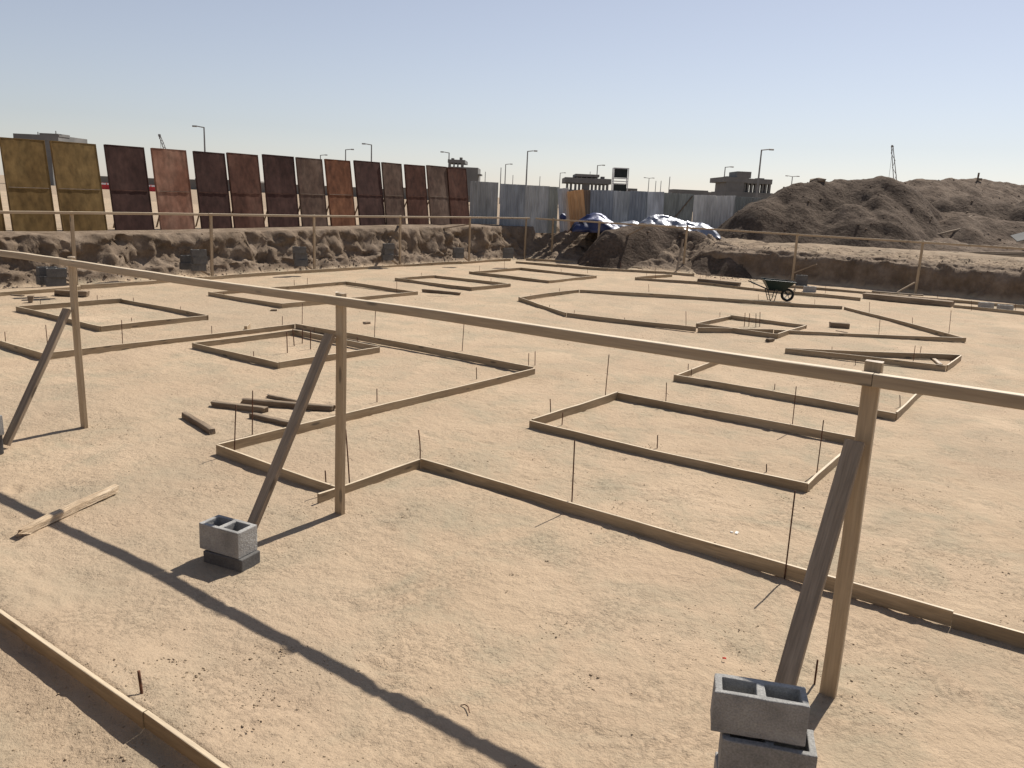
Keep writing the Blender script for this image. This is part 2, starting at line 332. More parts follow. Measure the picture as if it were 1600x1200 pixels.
for k in range(34):                      # trails of boot prints
    d0 = rf.uniform(3.2, 17)**1.0; a0 = rf.uniform(-.6, .6)+YAW; x, y = -math.sin(a0-0)*d0*1.0, math.cos(a0)*d0; th = rf.uniform(0, 6.28)
    for q in range(rf.randint(5, 12)):
        sd_ = .09 if q % 2 else -.09; dent(x-math.sin(th)*sd_, y+math.cos(th)*sd_, th+rf.uniform(-.15, .15), .27, .10, rf.uniform(.005, .010))
        x += math.cos(th)*.62; y += math.sin(th)*.62; th += rf.uniform(-.12, .12)
for k in range(420):
    d0 = 3+14*rf.random()**1.4; a0 = rf.uniform(-.62, .62)+YAW; dent(-math.sin(a0)*d0, math.cos(a0)*d0, rf.uniform(0, 6), rf.uniform(.08, .3), rf.uniform(.05, .14), rf.uniform(.003, .007))
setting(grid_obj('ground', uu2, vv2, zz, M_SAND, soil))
def gz(p): return float(H(np.array([p[0]]), np.array([p[1]]))[0][0])

# ---------------------------------------------------------------- spoil mounds
MC = []
def mound(name, peaks, slope, label, bumps=(), conc=.012, m=M_SOIL, res=.11, amp=.35, seed=1, cat='dirt mound', group=None, sharp=.12, base=None):
    P = [(D(a, b, c)) for a, b, c in peaks]; K = [(D(a, b, c)) for a, b, c in bumps]
    rmax = max((p.z-.2)/slope for p in P+K)+1
    us = np.arange(min(p.x for p in P+K)-rmax, max(p.x for p in P+K)+rmax, res); vs = np.arange(min(p.y for p in P+K)-rmax, max(p.y for p in P+K)+rmax, res)
    X, Y = np.meshgrid(us, vs, indexing='ij')
    wx = X+.5*fbm(X*.45, Y*.45, 3, seed+5); wy = Y+.5*fbm(X*.45, Y*.45, 3, seed+8)
    Z = None
    segs = [(p, q) for p, q in zip(P, P[1:])] + [(k, k) for k in K]
    for p, q in segs:
        dx, dy = q.x-p.x, q.y-p.y; L2 = dx*dx+dy*dy
        t = np.clip(((wx-p.x)*dx+(wy-p.y)*dy)/L2, 0, 1) if L2 > 1e-6 else np.zeros_like(X)
        r = np.sqrt((wx-p.x-t*dx)**2+(wy-p.y-t*dy)**2+.5**2)-.5
        z = p.z+(q.z-p.z)*t-slope*np.minimum(r, 5)*(1-conc*np.minimum(r, 5))-slope*.35*np.maximum(r-5, 0)
        if Z is None: Z = z
        else:
            h = np.clip(.5+.5*(Z-z)/sharp, 0, 1); Z = z*(1-h)+Z*h + sharp*h*(1-h)*.5
    r1 = ridged(X*.9, Y*.9, 3, seed+2); Z = Z + amp*(fbm(X*.45, Y*.45, 3, seed)*.7 + .16*fbm(X*2.2, Y*2.2, 4, seed+3) + .12*fbm(X*6, Y*6, 3, seed+4)) - amp*.1*np.clip(r1-.6, 0, 1)
    g, _ = H(X, Y)
    keep = Z > g-.12
    Z = np.maximum(Z, g-.3)
    o = grid_obj(name, X, Y, Z, m, None, keep)
    ok = np.argwhere(Z > g+.05); k = ok[RNG.choice(len(ok), min(len(ok), int(len(ok)*res*res*9)), replace=False)]
    MC.append(np.stack([X[k[:, 0], k[:, 1]], Y[k[:, 0], k[:, 1]], Z[k[:, 0], k[:, 1]]], -1))
    tag(o, label, cat, group); return o
mound('dirt_mound', [(1205, 306, 38.5), (1240, 288, 39), (1280, 283, 39.5), (1320, 281, 40), (1350, 281, 40), (1385, 277, 39.5), (1405, 284, 40)], .93,
      'big dark brown earth mound beside the metal fence, left peak on the skyline', seed=31, m=M_SOIL_DARK, amp=.4, bumps=[(1330, 318, 37.2), (1375, 305, 37.8)])
mound('dirt_mound', [(1440, 282, 44), (1480, 281, 45), (1530, 281, 46), (1565, 286, 46), (1600, 291, 46), (1660, 296, 46), (1720, 300, 47)], .5,
      'broad pale brown mound of dug earth behind and right of the big dark mound', seed=52, res=.14, amp=.5, bumps=[(1455, 308, 43), (1590, 318, 43)])
mound('dirt_mound', [(1480, 311, 41.5), (1515, 304, 41.5), (1555, 312, 41.5)], .8,
      'middle earth heap before the broad pale mound at the right edge', seed=73, m=M_SOIL_DARK, bumps=[(1625, 304, 41)])
mound('dirt_mound', [(1455, 349, 38), (1490, 340, 38), (1535, 337, 38.3), (1575, 343, 38), (1640, 348, 38)], .75,
      'lowest front heap of dug earth at the right, with long timbers leaning on it', seed=91, amp=.25)
mound('dirt_mound', [(955, 360, 35.2), (1000, 350, 35.5), (1050, 353, 35.4), (1085, 362, 35)], 1.45, conc=.115, label=
      'dark brown earth heap in front of the silver tarp', seed=14, amp=.22, res=.08, m=M_SOIL_DARK)
mound('dirt_mound', [(1128, 376, 33.9), (1160, 386, 33.5)], .95,
      'dark earth heap slumping onto the pit floor behind the wheelbarrow', seed=17, amp=.14, res=.08, m=M_SOIL_DARK)

# ---------------------------------------------------------------- clods (uncountable)
def ico():
    t = (1+5**.5)/2
    v = np.array([(-1, t, 0), (1, t, 0), (-1, -t, 0), (1, -t, 0), (0, -1, t), (0, 1, t), (0, -1, -t), (0, 1, -t), (t, 0, -1), (t, 0, 1), (-t, 0, -1), (-t, 0, 1)], float)/1.9
    f = np.array([(0, 11, 5), (0, 5, 1), (0, 1, 7), (0, 7, 10), (0, 10, 11), (1, 5, 9), (5, 11, 4), (11, 10, 2), (10, 7, 6), (7, 1, 8), (3, 9, 4), (3, 4, 2), (3, 2, 6), (3, 6, 8), (3, 8, 9), (4, 9, 5), (2, 4, 11), (6, 2, 10), (8, 6, 7), (9, 8, 1)])
    return v, f
def scatter(name, P, R, m, sink=.3, flat=.6):
    v, f = ico(); n = len(P); z = P[:, 2] if P.shape[1] > 2 else H(P[:, 0], P[:, 1])[0]
    jit = RNG.uniform(.65, 1.2, (n, 12, 1)); an = RNG.uniform(0, 6.28, n); c, s = np.cos(an)[:, None], np.sin(an)[:, None]
    q = v[None]*jit*R[:, None, None]*np.stack([RNG.uniform(.7, 1.5, n), RNG.uniform(.7, 1.1, n), RNG.uniform(flat*.7, flat*1.4, n)], -1)[:, None]
    x = q[..., 0]*c-q[..., 1]*s+P[:, :1]; y = q[..., 0]*s+q[..., 1]*c+P[:, 1:2]; zc = q[..., 2]+(z+R*sink)[:, None]
    co = np.stack([x, y, zc], -1).reshape(-1, 3).astype(np.float32); F = (f[None]+np.arange(n)[:, None, None]*12).reshape(-1, 3)
    me = bpy.data.meshes.new(name); me.vertices.add(len(co)); me.vertices.foreach_set('co', co.reshape(-1))
    me.loops.add(F.size); me.loops.foreach_set('vertex_index', F.reshape(-1).astype(np.int32)); me.polygons.add(len(F))
    me.polygons.foreach_set('loop_start', np.arange(0, F.size, 3, dtype=np.int32)); me.polygons.foreach_set('loop_total', np.full(len(F), 3, np.int32))
    me.update(calc_edges=True); me.materials.append(m); o = bpy.data.objects.new(name, me); COL.objects.link(o); return o
# grit on the pit floor: thick in patches, denser near the eye where it can be seen
cand = []
for (n, r0, r1) in ((90000, 2.6, 9), (60000, 9, 22)):
    r = np.sqrt(RNG.uniform(r0*r0, r1*r1, n)); a = RNG.uniform(-.72, .66, n)
    x = r*np.sin(a); y = r*np.cos(a); c, s = math.cos(YAW), math.sin(YAW); p = np.stack([x*c-y*s, x*s+y*c], -1)
    dens = sst(.02, .42, fbm(p[:, 0]*.9, p[:, 1]*.9, 4, 40)+.12*noise(p[:, 0]*6, p[:, 1]*6, 44)) + .05
    cand.append(p[RNG.uniform(0, 1, n) < dens*.28])
P = np.concatenate(cand); dist = np.hypot(P[:, 0], P[:, 1])
R = (.002+.005*RNG.uniform(0, 1, len(P))**4)*(1+dist*.05)
extra = []
for (px, py, sp, k) in ((290, 1055, .14, 260), (340, 1120, .16, 160), (395, 1085, .12, 120), (420, 1020, .15, 150), (205, 1150, .16, 120), (130, 1060, .12, 60), (700, 717, .22, 150), (855, 727, .12, 60),
                        (1120, 745, .3, 120), (1230, 772, .12, 60), (445, 800, .16, 90), (550, 803, .1, 60), (1330, 1040, .16, 80), (1370, 1105, .16, 110), (1440, 1050, .12, 60), (1300, 600, .5, 200),
                        (1145, 995, .05, 22), (915, 1060, .06, 40), (860, 978, .08, 40), (1075, 945, .05, 22), (1520, 895, .1, 40), (1370, 865, .12, 50), (1410, 882, .1, 40), (180, 685, .35, 140),
                        (150, 670, .2, 70), (490, 1040, .2, 80), (440, 1155, .2, 90), (1560, 980, .15, 50), (925, 592, .12, 26), (480, 495, .2, 30), (1180, 1045, .08, 30), (345, 903, .04, 14), (322, 905, .03, 8)):
    g0 = G(px, py); q = RNG.normal(0, sp, (k, 2))+np.array([g0.x, g0.y]); extra.append(q)
E_ = np.concatenate(extra); de = np.hypot(E_[:, 0], E_[:, 1]); Re = (.002+.0065*RNG.uniform(0, 1, len(E_))**3)*(1+de*.04)
P = np.concatenate([P, E_]); R = np.concatenate([R, Re])
setting(tag(scatter('grit', P, R, M_CLOD, sink=.0, flat=.5), 'loose grit and small clods strewn over the sandy pit floor', 'grit'), 'stuff')
# crumbled earth along the banks
q = []
n = 2400; q.append(np.stack([-20.9-RNG.beta(1.2, 3.5, n)*.9, RNG.uniform(5, 31, n)], -1))
n = 3200; q.append(np.stack([RNG.uniform(-21, -10.5, n), 29.6+RNG.beta(1.5, 1.6, n)*4.6], -1))
n = 900; q.append(np.stack([RNG.uniform(-11, 1, n), 31.45+RNG.beta(1.2, 1.6, n)*3.4], -1))
B_ = np.concatenate(q); RB = .008+.04*RNG.uniform(0, 1, len(B_))**4
setting(tag(scatter('earth_clods', B_, RB, mat('bank_clod', [(.15, .11, .08), (.22, .17, .125)], scale=2, bump=.8, bdist=.02, bscale=20, rough=.95, spec=.1), sink=.05, flat=.6), 'crumbled earth clods along the dug banks', 'clods'), 'stuff')

MC = np.concatenate(MC); setting(tag(scatter('mound_clods', MC, .012+.07*RNG.uniform(0, 1, len(MC))**6, mat('heap_clod', [(.15, .11, .08), (.22, .17, .125)], scale=2, bump=.5, bdist=.02, bscale=20, rough=.95, spec=.1), sink=-.1, flat=.6), 'loose clods and stones on the earth heaps', 'clods'), 'stuff')
# ---------------------------------------------------------------- setting-out boards on the floor
BH, BT = .105, .024
def board_frame(label, runs, name='timber_formwork', m=None, cat='timber formwork', group='setting-out frames of boards on the pit floor', h=BH, gz0=0.0):
    c = Vector((sum(r[0][0] for r in runs)/len(runs), sum(r[0][1] for r in runs)/len(runs), 0))
    t = thing(name, label, cat, (c.x, c.y, 0), group)
    for r in runs:
        a, b = Vector((r[0][0], r[0][1], gz0)), Vector((r[1][0], r[1][1], gz0))
        L = (b-a).length; nb = max(1, round(L/3.9)); dirv = (b-a)/L; nrm = Vector((-dirv.y, dirv.x, 0))
        for k in range(nb):
            p, q_ = a+dirv*(L*k/nb+(.002 if k else 0)), a+dirv*(L*(k+1)/nb)
            o1, o2 = random.uniform(-.006, .006), random.uniform(-.006, .006)
            z1, z2 = random.uniform(-.012, .004), random.uniform(-.012, .004)
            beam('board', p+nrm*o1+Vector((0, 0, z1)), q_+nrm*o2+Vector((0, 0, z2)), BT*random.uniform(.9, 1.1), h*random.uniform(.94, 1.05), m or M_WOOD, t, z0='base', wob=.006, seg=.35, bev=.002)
    return t
def rect(u0, v0, u1, v1, e=.05):
    t = BT/2
    return [((u0-t, v1), (u1+t, v1)), ((u1, v1-t), (u1, v0+t)), ((u1+t, v0), (u0-t-e*0, v0)), ((u0, v0+t), (u0, v1-t))]
FR = 'setting-out frames of boards on the pit floor'
T = BT
board_frame('large stepped board outline from the left edge to the long near board at right',
    [((-17, 5.62), (-12.32-T, 5.62)), ((-12.32, 5.62), (-12.32, 10.18)), ((-12.32+T, 10.2), (-6.84, 10.2)), ((-6.82, 10.22), (-6.82, 4.68)), ((-6.82, 4.66), (-5.08-T, 4.66)), ((-5.08, 4.42), (-5.08, 5.72-T)), ((-5.09, 5.72), (4.2, 5.72))], name='timber_formwork')
board_frame('single long board with sand drifted against it, bottom left corner', [((-8.2, 1.88), (1.4, 1.88))], name='edge_formwork', h=.12, gz0=-.01)
board_frame('small square board frame left of the middle post with four starter bars inside', rect(-11.74, 7.64, -9.6, 9.7))
board_frame('square board frame near the left edge, behind the left post', rect(-17.22, 7.4, -14.13, 9.55))
board_frame('long board frame behind the rail, left of the two small far frames', rect(-17.3, 11.75, -14.6, 16.15))
board_frame('narrow board frame left of centre in the far part of the pit', rect(-17.35, 18.2, -14.42, 20.05))
board_frame('farthest small board frame, near the corner of the pit', rect(-17.62, 22.1, -14.4, 25.15))
board_frame('near right rectangular board frame crossed by the right hand brace', rect(-5.12, 7.66, -1.97, 9.73))
board_frame('rectangular board frame behind the near right one, partly under the rail', rect(-5.05, 11.4, -1.93, 13.4))
board_frame('pointed sliver shaped board frame above the right post', [((-4.63, 15.37), (-1.97, 17.27)), ((-1.95, 17.27), (-1.99, 15.93)), ((-2.0, 15.9), (-4.63, 15.33))])
board_frame('big many sided board frame around the small square frame, right of centre',
    [((-12.28, 17.5), (-12.34, 20.6)), ((-12.33, 20.63), (-5.76, 23.78)), ((-5.72, 23.78), (-2.23, 19.99)), ((-2.21, 19.94), (-5.6, 17.6)), ((-5.62, 17.59), (-6.82, 16.37)), ((-6.85, 16.34), (-9.83, 15.94)), ((-9.86, 15.95), (-12.27, 17.47))])
board_frame('small square board frame inside the big many sided one, around starter bars', rect(-7.1, 16.95, -5.32, 18.95))
board_frame('long straight board along the foot of the left bank', [((-19.2, 5), (-19.85, 10)), ((-19.87, 10.02), (-20.5, 17)), ((-20.5, 17.02), (-20.62, 22)), ((-20.62, 22.02), (-20.45, 28.4))], name='edge_formwork')
a = [G(*p, z=.1) for p in ((806, 408), (870, 413), (950, 419.5), (1040, 424), (1085, 428))]
board_frame('far board along the foot of the spoil slope at the back of the pit', [((p.x, p.y), (q_.x, q_.y)) for p, q_ in zip(a, a[1:])], name='edge_formwork')
a = [G(*p, z=.1) for p in ((822, 403), (900, 408), (1000, 418), (1075, 422))]
board_frame('second thin board just behind the far edge board', [((p.x, p.y), (q_.x, q_.y)) for p, q_ in zip(a, a[1:])], name='edge_formwork')
a = [G(*p, z=.1) for p in ((1050, 428), (993, 433), (1090, 440), (1200, 452), (1345, 465))]
board_frame('hooked line of boards starting left of the wheelbarrow, passing behind it', [((p.x, p.y), (q_.x, q_.y)) for p, q_ in zip(a, a[1:])], name='edge_formwork')
a = [G(*p, z=.1) for p in ((1490, 476), (1600, 487), (1680, 496))]
board_frame('board on the pit floor running off the right edge behind the dark planks', [((p.x, p.y), (q_.x, q_.y)) for p, q_ in zip(a, a[1:])], name='edge_formwork')
a = [G(*p, z=.1) for p in ((1232, 445), (1350, 455), (1480, 467), (1600, 477), (1680, 484))]
board_frame('thin straight board at the foot of the cut bank at far right', [((p.x, p.y), (q_.x, q_.y)) for p, q_ in zip(a, a[1:])], name='edge_formwork')

# ---------------------------------------------------------------- rebar stakes
def bar(name, p0, h, lean, m=M_REBAR, r=.006, parent=None, bend=0.0):
    b = MB(); k = 5
    pts = [Vector((lean[0]*t*t*.4+lean[0]*t*.6+bend*math.sin(t*3.1), lean[1]*t, -.05+(h+.05)*t)) for t in [i/k for i in range(k+1)]]
    b.tube(pts, r, 6)
    if random.random() < .5 and h > .3:      # a twist of tying wire
        z = h*random.uniform(.35, .7); b.tube([(-.03, 0, z), (0, .008, z+.004), (.035, -.004, z-.01)], .0016, 4)
    return b.build(name, m, parent, Matrix.Translation(Vector(p0)), smooth=True)
def stake_from(base, top):
    g = G(*base); lo = 0; best = None
    for i in range(1, 160):
        z = i*.01; p = g+Vector((0, 0, z)); d = p-Vector((0, 0, CAM_Z)); py = 600-F_PX*d.dot(UP)/d.dot(FWD); px = 800+F_PX*d.dot(RIGHT)/d.dot(FWD)
        if best is None or abs(py-top[1]) < best[0]: best = (abs(py-top[1]), z, px, d.length)
    lean = (top[0]-best[2])/F_PX*best[3]
    lean = max(-.09, min(.09, lean)); rr = Vector((RIGHT.x, RIGHT.y, 0)).normalized()*lean
    return g, best[1], (rr.x+random.uniform(-.01, .01), rr.y+random.uniform(-.01, .01))
STAKES = {
 'left part of the stepped outline': [((9, 540), (8, 518)), ((75, 548), (71, 508)), ((192, 545), (190, 500)), ((331, 526), (331, 509)), ((441, 512), (441, 494))],
 'back board of the stepped outline': [((472, 506), (472, 474)), ((585, 527), (587, 482)), ((722, 549), (725, 502)), ((826, 571), (826, 552)), ((836, 571), (836, 549))],
 'the slanting board of the stepped outline': [((366, 710), (368, 632)), ((394, 680), (394, 611)), ((589, 629), (588, 607)), ((745, 592), (745, 574))],
 'the short boards behind the middle post': [((510, 760), (510, 736)), ((547, 764), (541, 671)), ((656, 722), (655, 672))],
 'the long near board': [((893, 797), (900, 688)), ((1226, 903), (1243, 767))],
 'the small frame left of the middle post': [((397, 566), (396, 549)), ((491, 524), (491, 511)), ((559, 540), (558, 526))],
 'the square frame near the left edge': [((64, 481), (63, 469)), ((152, 474), (151, 461)), ((205, 502), (205, 496)), ((209, 475), (209, 465)), ((282, 488), (282, 479))],
 'the long frame behind the rail': [((349, 463), (349, 457)), ((460, 447), (460, 437)), ((480, 446), (480, 434)), ((555, 447), (555, 440)), ((620, 459), (620, 439))],
 'the narrow far frame left of centre': [((659, 432), (659, 426)), ((767, 443), (767, 435))],
 'the farthest small frame': [((749, 424), (749, 415)), ((788, 421), (788, 405)), ((830, 437), (830, 433)), ((877, 427), (877, 420))],
 'the far boards below the spoil slope': [((886, 415), (886, 409)), ((918, 427), (918, 419)), ((970, 424), (970, 408)), ((1010, 435), (1010, 426)), ((1024, 438), (1025, 416))],
 'the board line behind the wheelbarrow': [((1094, 438), (1094, 426)), ((1103, 438), (1103, 425)), ((1125, 440), (1127, 427)), ((1178, 449), (1178, 440)), ((1290, 459), (1290, 447)), ((1374, 462), (1374, 455))],
 'the boards at the far right edge': [((1465, 470), (1465, 460)), ((1518, 486), (1518, 470)), ((1587, 485), (1587, 475))],
 'the big many sided frame': [((829, 466), (829, 460)), ((859, 482), (859, 476)), ((874, 459), (874, 450)), ((897, 492), (897, 485)), ((976, 503), (976, 496)), ((1014, 456), (1014, 444)), ((1072, 513), (1072, 487)),
        ((1185, 472), (1185, 460)), ((1273, 476), (1273, 468)), ((1358, 491), (1359, 472)), ((1373, 525), (1375, 500)), ((1426, 511), (1426, 496)), ((1482, 526), (1487, 485))],
 'the small square frame inside the many sided one': [((1125, 495), (1125, 488)), ((1245, 516), (1245, 510))],
 'the pointed sliver frame': [((1300, 548), (1300, 542)), ((1337, 570), (1337, 561)), ((1427, 564), (1430, 540)), ((1438, 552), (1439, 541)), ((1485, 574), (1485, 560))],
 'the frame partly under the rail': [((1075, 584), (1076, 569)), ((1080, 588), (1081, 576)), ((1124, 565), (1125, 557)), ((1407, 636), (1407, 617))],
 'the near right rectangular frame': [((861, 656), (860, 624)), ((878, 665), (879, 644)), ((945, 627), (952, 554)), ((1027, 701), (1028, 681)), ((1040, 635), (1042, 598)), ((1198, 738), (1198, 725)), ((1210, 610), (1211, 600)),
        ((1237, 674), (1244, 604)), ((1276, 741), (1288, 657)), ((1337, 682), (1337, 671)), ((1342, 645), (1350, 619))],
}
for host, L_ in STAKES.items():
    L_ = sorted(L_, key=lambda s: (s[0][0]+s[1][0])/2)
    for i, (b_, t_) in enumerate(L_):
        g, h, lean = stake_from(b_, t_); size = 'tall' if h > .5 else ('short' if h < .27 else 'medium')
        nth = ORD[i] if i < len(L_)-1 else 'rightmost'
        if i == 0: nth = 'leftmost'
        elif i < len(L_)-1: nth = ORD[i]+' from left'
        o = bar('rebar_stake', (g.x, g.y, 0), h, lean, bend=.012 if (b_ == (656, 722)) else 0)
        tag(o, '%s rebar stake, %s at %s' % (size, nth, host), 'rebar stake', 'rebar stakes holding the boards')
for (b_, t_, lab) in (((225, 1105), (218, 1051), 'short thick rebar stake leaning at the sandy board in the bottom left corner'), ((1273, 1066), (1276, 1031), 'short rebar stake between the right post and its brace foot')):
    g, h, lean = stake_from(b_, t_); tag(bar('rebar_stake', (g.x, g.y, 0), h, lean, r=.008 if b_[0] < 300 else .006), lab, 'rebar stake', 'rebar stakes holding the boards')
def starter(base_top, where):
    for i, (b_, t_) in enumerate(base_top):
        g, h, lean = stake_from(b_, t_)
        tag(bar('starter_bar', (g.x, g.y, 0), h, lean, r=.008), 'rusty starter bar, %s from left of four inside %s' % (ORD[i], where), 'starter bar', 'column starter bars inside the small frames')
starter([((449, 551), (448, 519)), ((460, 540), (457, 514)), ((485, 545), (485, 515)), ((472, 536), (473, 514))][:2]+[((472, 536), (473, 514)), ((485, 545), (485, 515))], 'the frame left of the middle post')
starter([((1163, 511), (1164, 489)), ((1170, 511), (1171, 490)), ((1181, 512), (1181, 490)), ((1187, 511), (1188, 488))], 'the frame within the many sided one')

# ---------------------------------------------------------------- concrete blocks
def hollow_block(mb, L=.39, W=.19, Hh=.19, broken=False):
    nx = [-L/2, -L/2+.032, -.018, .018, L/2-.032, L/2]; ny = [-W/2, -W/2+.03, W/2-.03, W/2]
    def J(x, y, z):
        k = .003 if z > 0 else .0015
        return (x+random.uniform(-k, k), y+random.uniform(-k, k), z+random.uniform(-k, k*.6))
    v = [J(x, y, z) for z in (0, Hh) for x in nx for y in ny]; idx = lambda k, i, j: k*24+i*4+j
    f = []
    holes = {(1, 1), (3, 1)}
    for i in range(5):
        for j in range(3):
            if (i, j) in holes: continue
            f.append((idx(1, i, j), idx(1, i+1, j), idx(1, i+1, j+1), idx(1, i, j+1)))
            f.append((idx(0, i, j), idx(0, i, j+1), idx(0, i+1, j+1), idx(0, i+1, j)))
    for i in range(5):
        f.append((idx(0, i, 0), idx(0, i+1, 0), idx(1, i+1, 0), idx(1, i, 0))); f.append((idx(0, i+1, 3), idx(0, i, 3), idx(1, i, 3), idx(1, i+1, 3)))
    for j in range(3):
        f.append((idx(0, 0, j+1), idx(0, 0, j), idx(1, 0, j), idx(1, 0, j+1))); f.append((idx(0, 5, j), idx(0, 5, j+1), idx(1, 5, j+1), idx(1, 5, j)))
    for (i, j) in holes:
        a_, b_, c_, d_ = (i, j), (i+1, j), (i+1, j+1), (i, j+1)
        for p, q_ in ((a_, b_), (b_, c_), (c_, d_), (d_, a_)):
            f.append((idx(0, *q_), idx(0, *p), idx(1, *p), idx(1, *q_)))
    mb.add(v, f)
def block(loc, rot, label, m=M_BLOCK, group='hollow concrete blocks', L=.39, W=.19, Hh=.19, tilt=0, bevel=True):
    mb = MB(); hollow_block(mb, L, W, Hh)
    o = mb.build('concrete_block', m, None, Matrix.Translation(Vector(loc)) @ Matrix.Rotation(rot, 4, 'Z') @ Matrix.Rotation(tilt, 4, 'X'))
    if bevel:
        md = o.modifiers.new('edge', 'BEVEL'); md.width = .005; md.segments = 2; md.limit_method = 'ANGLE'
    return tag(o, label, 'concrete block', group)
r = math.atan2(.15, .35)
def corner(c, rot, L=.39, W=.19):       # centre from the near-left corner
    return Vector((c[0]+math.cos(rot)*L/2-math.sin(rot)*W/2, c[1]+math.sin(rot)*L/2+math.cos(rot)*W/2, 0))
c = corner((-1.06, 3.10), r, W=.155)
block((c.x, c.y, .396), r, 'top hollow grey block of the near stack, under the right brace', W=.155)
c2 = corner((-1.005, 3.095), r-.03); block((c2.x, c2.y, .196), r-.03, 'second grey block from top under the right brace')
block((c2.x-.01, c2.y+.01, -.004), r+.02, 'lowest grey block, hidden below the other two under the right brace')
r2 = math.atan2(.06, .33)
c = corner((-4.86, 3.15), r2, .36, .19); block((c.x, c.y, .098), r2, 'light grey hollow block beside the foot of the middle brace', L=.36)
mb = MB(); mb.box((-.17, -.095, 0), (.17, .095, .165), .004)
o = mb.build('concrete_block', M_DBLOCK, None, Matrix.Translation((c.x+.035, c.y, -.07)) @ Matrix.Rotation(r2+.03, 4, 'Z')); md = o.modifiers.new('edge', 'BEVEL'); md.width = .008; md.segments = 2  # lower block in a darker concrete than the upper one
tag(o, 'dark solid block half sunk in sand under the light grey one', 'concrete block', 'hollow concrete blocks')
g = G(-26, 704, .02)
block((g.x, g.y, .19), .15, 'grey block cut by the left edge, under the left brace', L=.4); block((g.x-.02, g.y, 0), .1, 'dark block under the one at the left edge', M_DBLOCK)
# on the berm of the left bank
def stack(px, py, n, lab, z=.3, rot=0., wide=False, base_u=None, dark=False):
    g = G(px, py, z)
    for k in range(n):
        nm = ['lowest', 'second', 'top'][k] if n == 3 else (['lower', 'upper'][k] if n == 2 else 'single')
        block((g.x+random.uniform(-.03, .03), g.y+random.uniform(-.03, .03), z-.03+.192*k), rot+random.uniform(-.25, .25), ('%s dark block %s' if dark else '%s grey block %s') % (nm, lab), bevel=False, m=M_DBLOCK if dark else M_BLOCK)
M_PAD = M_DBLOCK
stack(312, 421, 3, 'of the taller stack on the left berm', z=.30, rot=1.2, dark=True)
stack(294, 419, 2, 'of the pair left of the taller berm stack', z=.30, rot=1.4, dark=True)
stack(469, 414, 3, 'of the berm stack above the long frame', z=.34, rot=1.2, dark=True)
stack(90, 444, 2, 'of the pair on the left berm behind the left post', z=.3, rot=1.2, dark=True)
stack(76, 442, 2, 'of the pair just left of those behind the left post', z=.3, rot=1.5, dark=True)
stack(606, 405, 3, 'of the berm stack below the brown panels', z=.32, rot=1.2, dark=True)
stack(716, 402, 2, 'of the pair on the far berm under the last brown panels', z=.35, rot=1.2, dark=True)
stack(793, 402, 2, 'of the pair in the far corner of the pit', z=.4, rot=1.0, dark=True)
g = G(1251, 446, .0); block((g.x, g.y, .18), .5, 'dim brown block just right of the wheelbarrow, before the cut bank', M_DBLOCK, bevel=False); block((g.x+.02, g.y, -.01), .45, 'dark block hidden low under the dim brown one right of the wheelbarrow', M_DBLOCK, bevel=False)
stack(1264, 455, 1, 'with sunlit top, right of the wheelbarrow', z=.03, rot=.5)
stack(1540, 481, 1, 'on the lit strip near the right edge, left of two', z=.03, rot=.6)
stack(1569, 485, 1, 'on the lit strip near the right edge, right of two', z=.03, rot=.5)

# ---------------------------------------------------------------- profile rails on posts
def rail_frame(label, posts, rail_z, rail_line, side, post_h=1.83, mrail=M_RAIL, mpost=M_RAIL, braces=(), rail_w=.06, rail_h=.066, post_w=.085, post_d=.042, axis='x', brace_w=.08):
    c = posts[0]; t = thing('profile_rail', label, 'timber frame', (c[0], c[1], 0), None)
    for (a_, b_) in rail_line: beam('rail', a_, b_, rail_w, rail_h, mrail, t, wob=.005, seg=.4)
    for p in posts:
        h = p[2] if len(p) > 2 else post_h; base = Vector((p[0], p[1], -.06 + (p[3] if len(p) > 3 else 0))); top = Vector((p[0]+random.uniform(-.015, .015), p[1]+random.uniform(-.015, .015), h))
        o = beam('post', base, top, post_w if axis == 'x' else post_d, post_d if axis == 'x' else post_w, mpost, t, wob=.004, seg=.25, rough_end=.004)
    for (a_, b_) in braces: beam('brace', a_, b_, .04, brace_w, M_BRACE, t, wob=.004, seg=.25, roll=random.uniform(-.05, .05)+math.pi/2, rough_end=.006)
    return t
# near frame: posts at 3.9 m, rail nailed to the viewer's side
RY = 4.335
rail_frame('near timber rail on three propped posts crossing the whole picture', [(-.875, 4.41, 1.875), (-4.77, 4.39, 1.83), (-8.60, 4.27, 1.815), (3.0, 4.41, 1.88), (-12.5, 4.13, 1.80)], 1.76,
    [((-13.2, RY-.28, 1.74), (-8.7, RY-.13, 1.753)), ((-8.697, RY-.13, 1.753), (-4.85, RY, 1.768)), ((-4.847, RY, 1.768), (-.86, RY, 1.80)), ((-.857, RY, 1.80), (3.6, RY, 1.825))], 0,
    brace_w=.095, braces=[((-.905, 4.335, 1.46), (-.93, 3.49, .03)), ((-4.82, 4.335, 1.50), (-4.79, 3.46, .03)), ((-8.62, 4.19, 1.28), (-8.44, 3.42, .03)), ((2.95, 4.335, 1.4), (2.95, 3.4, .03))])
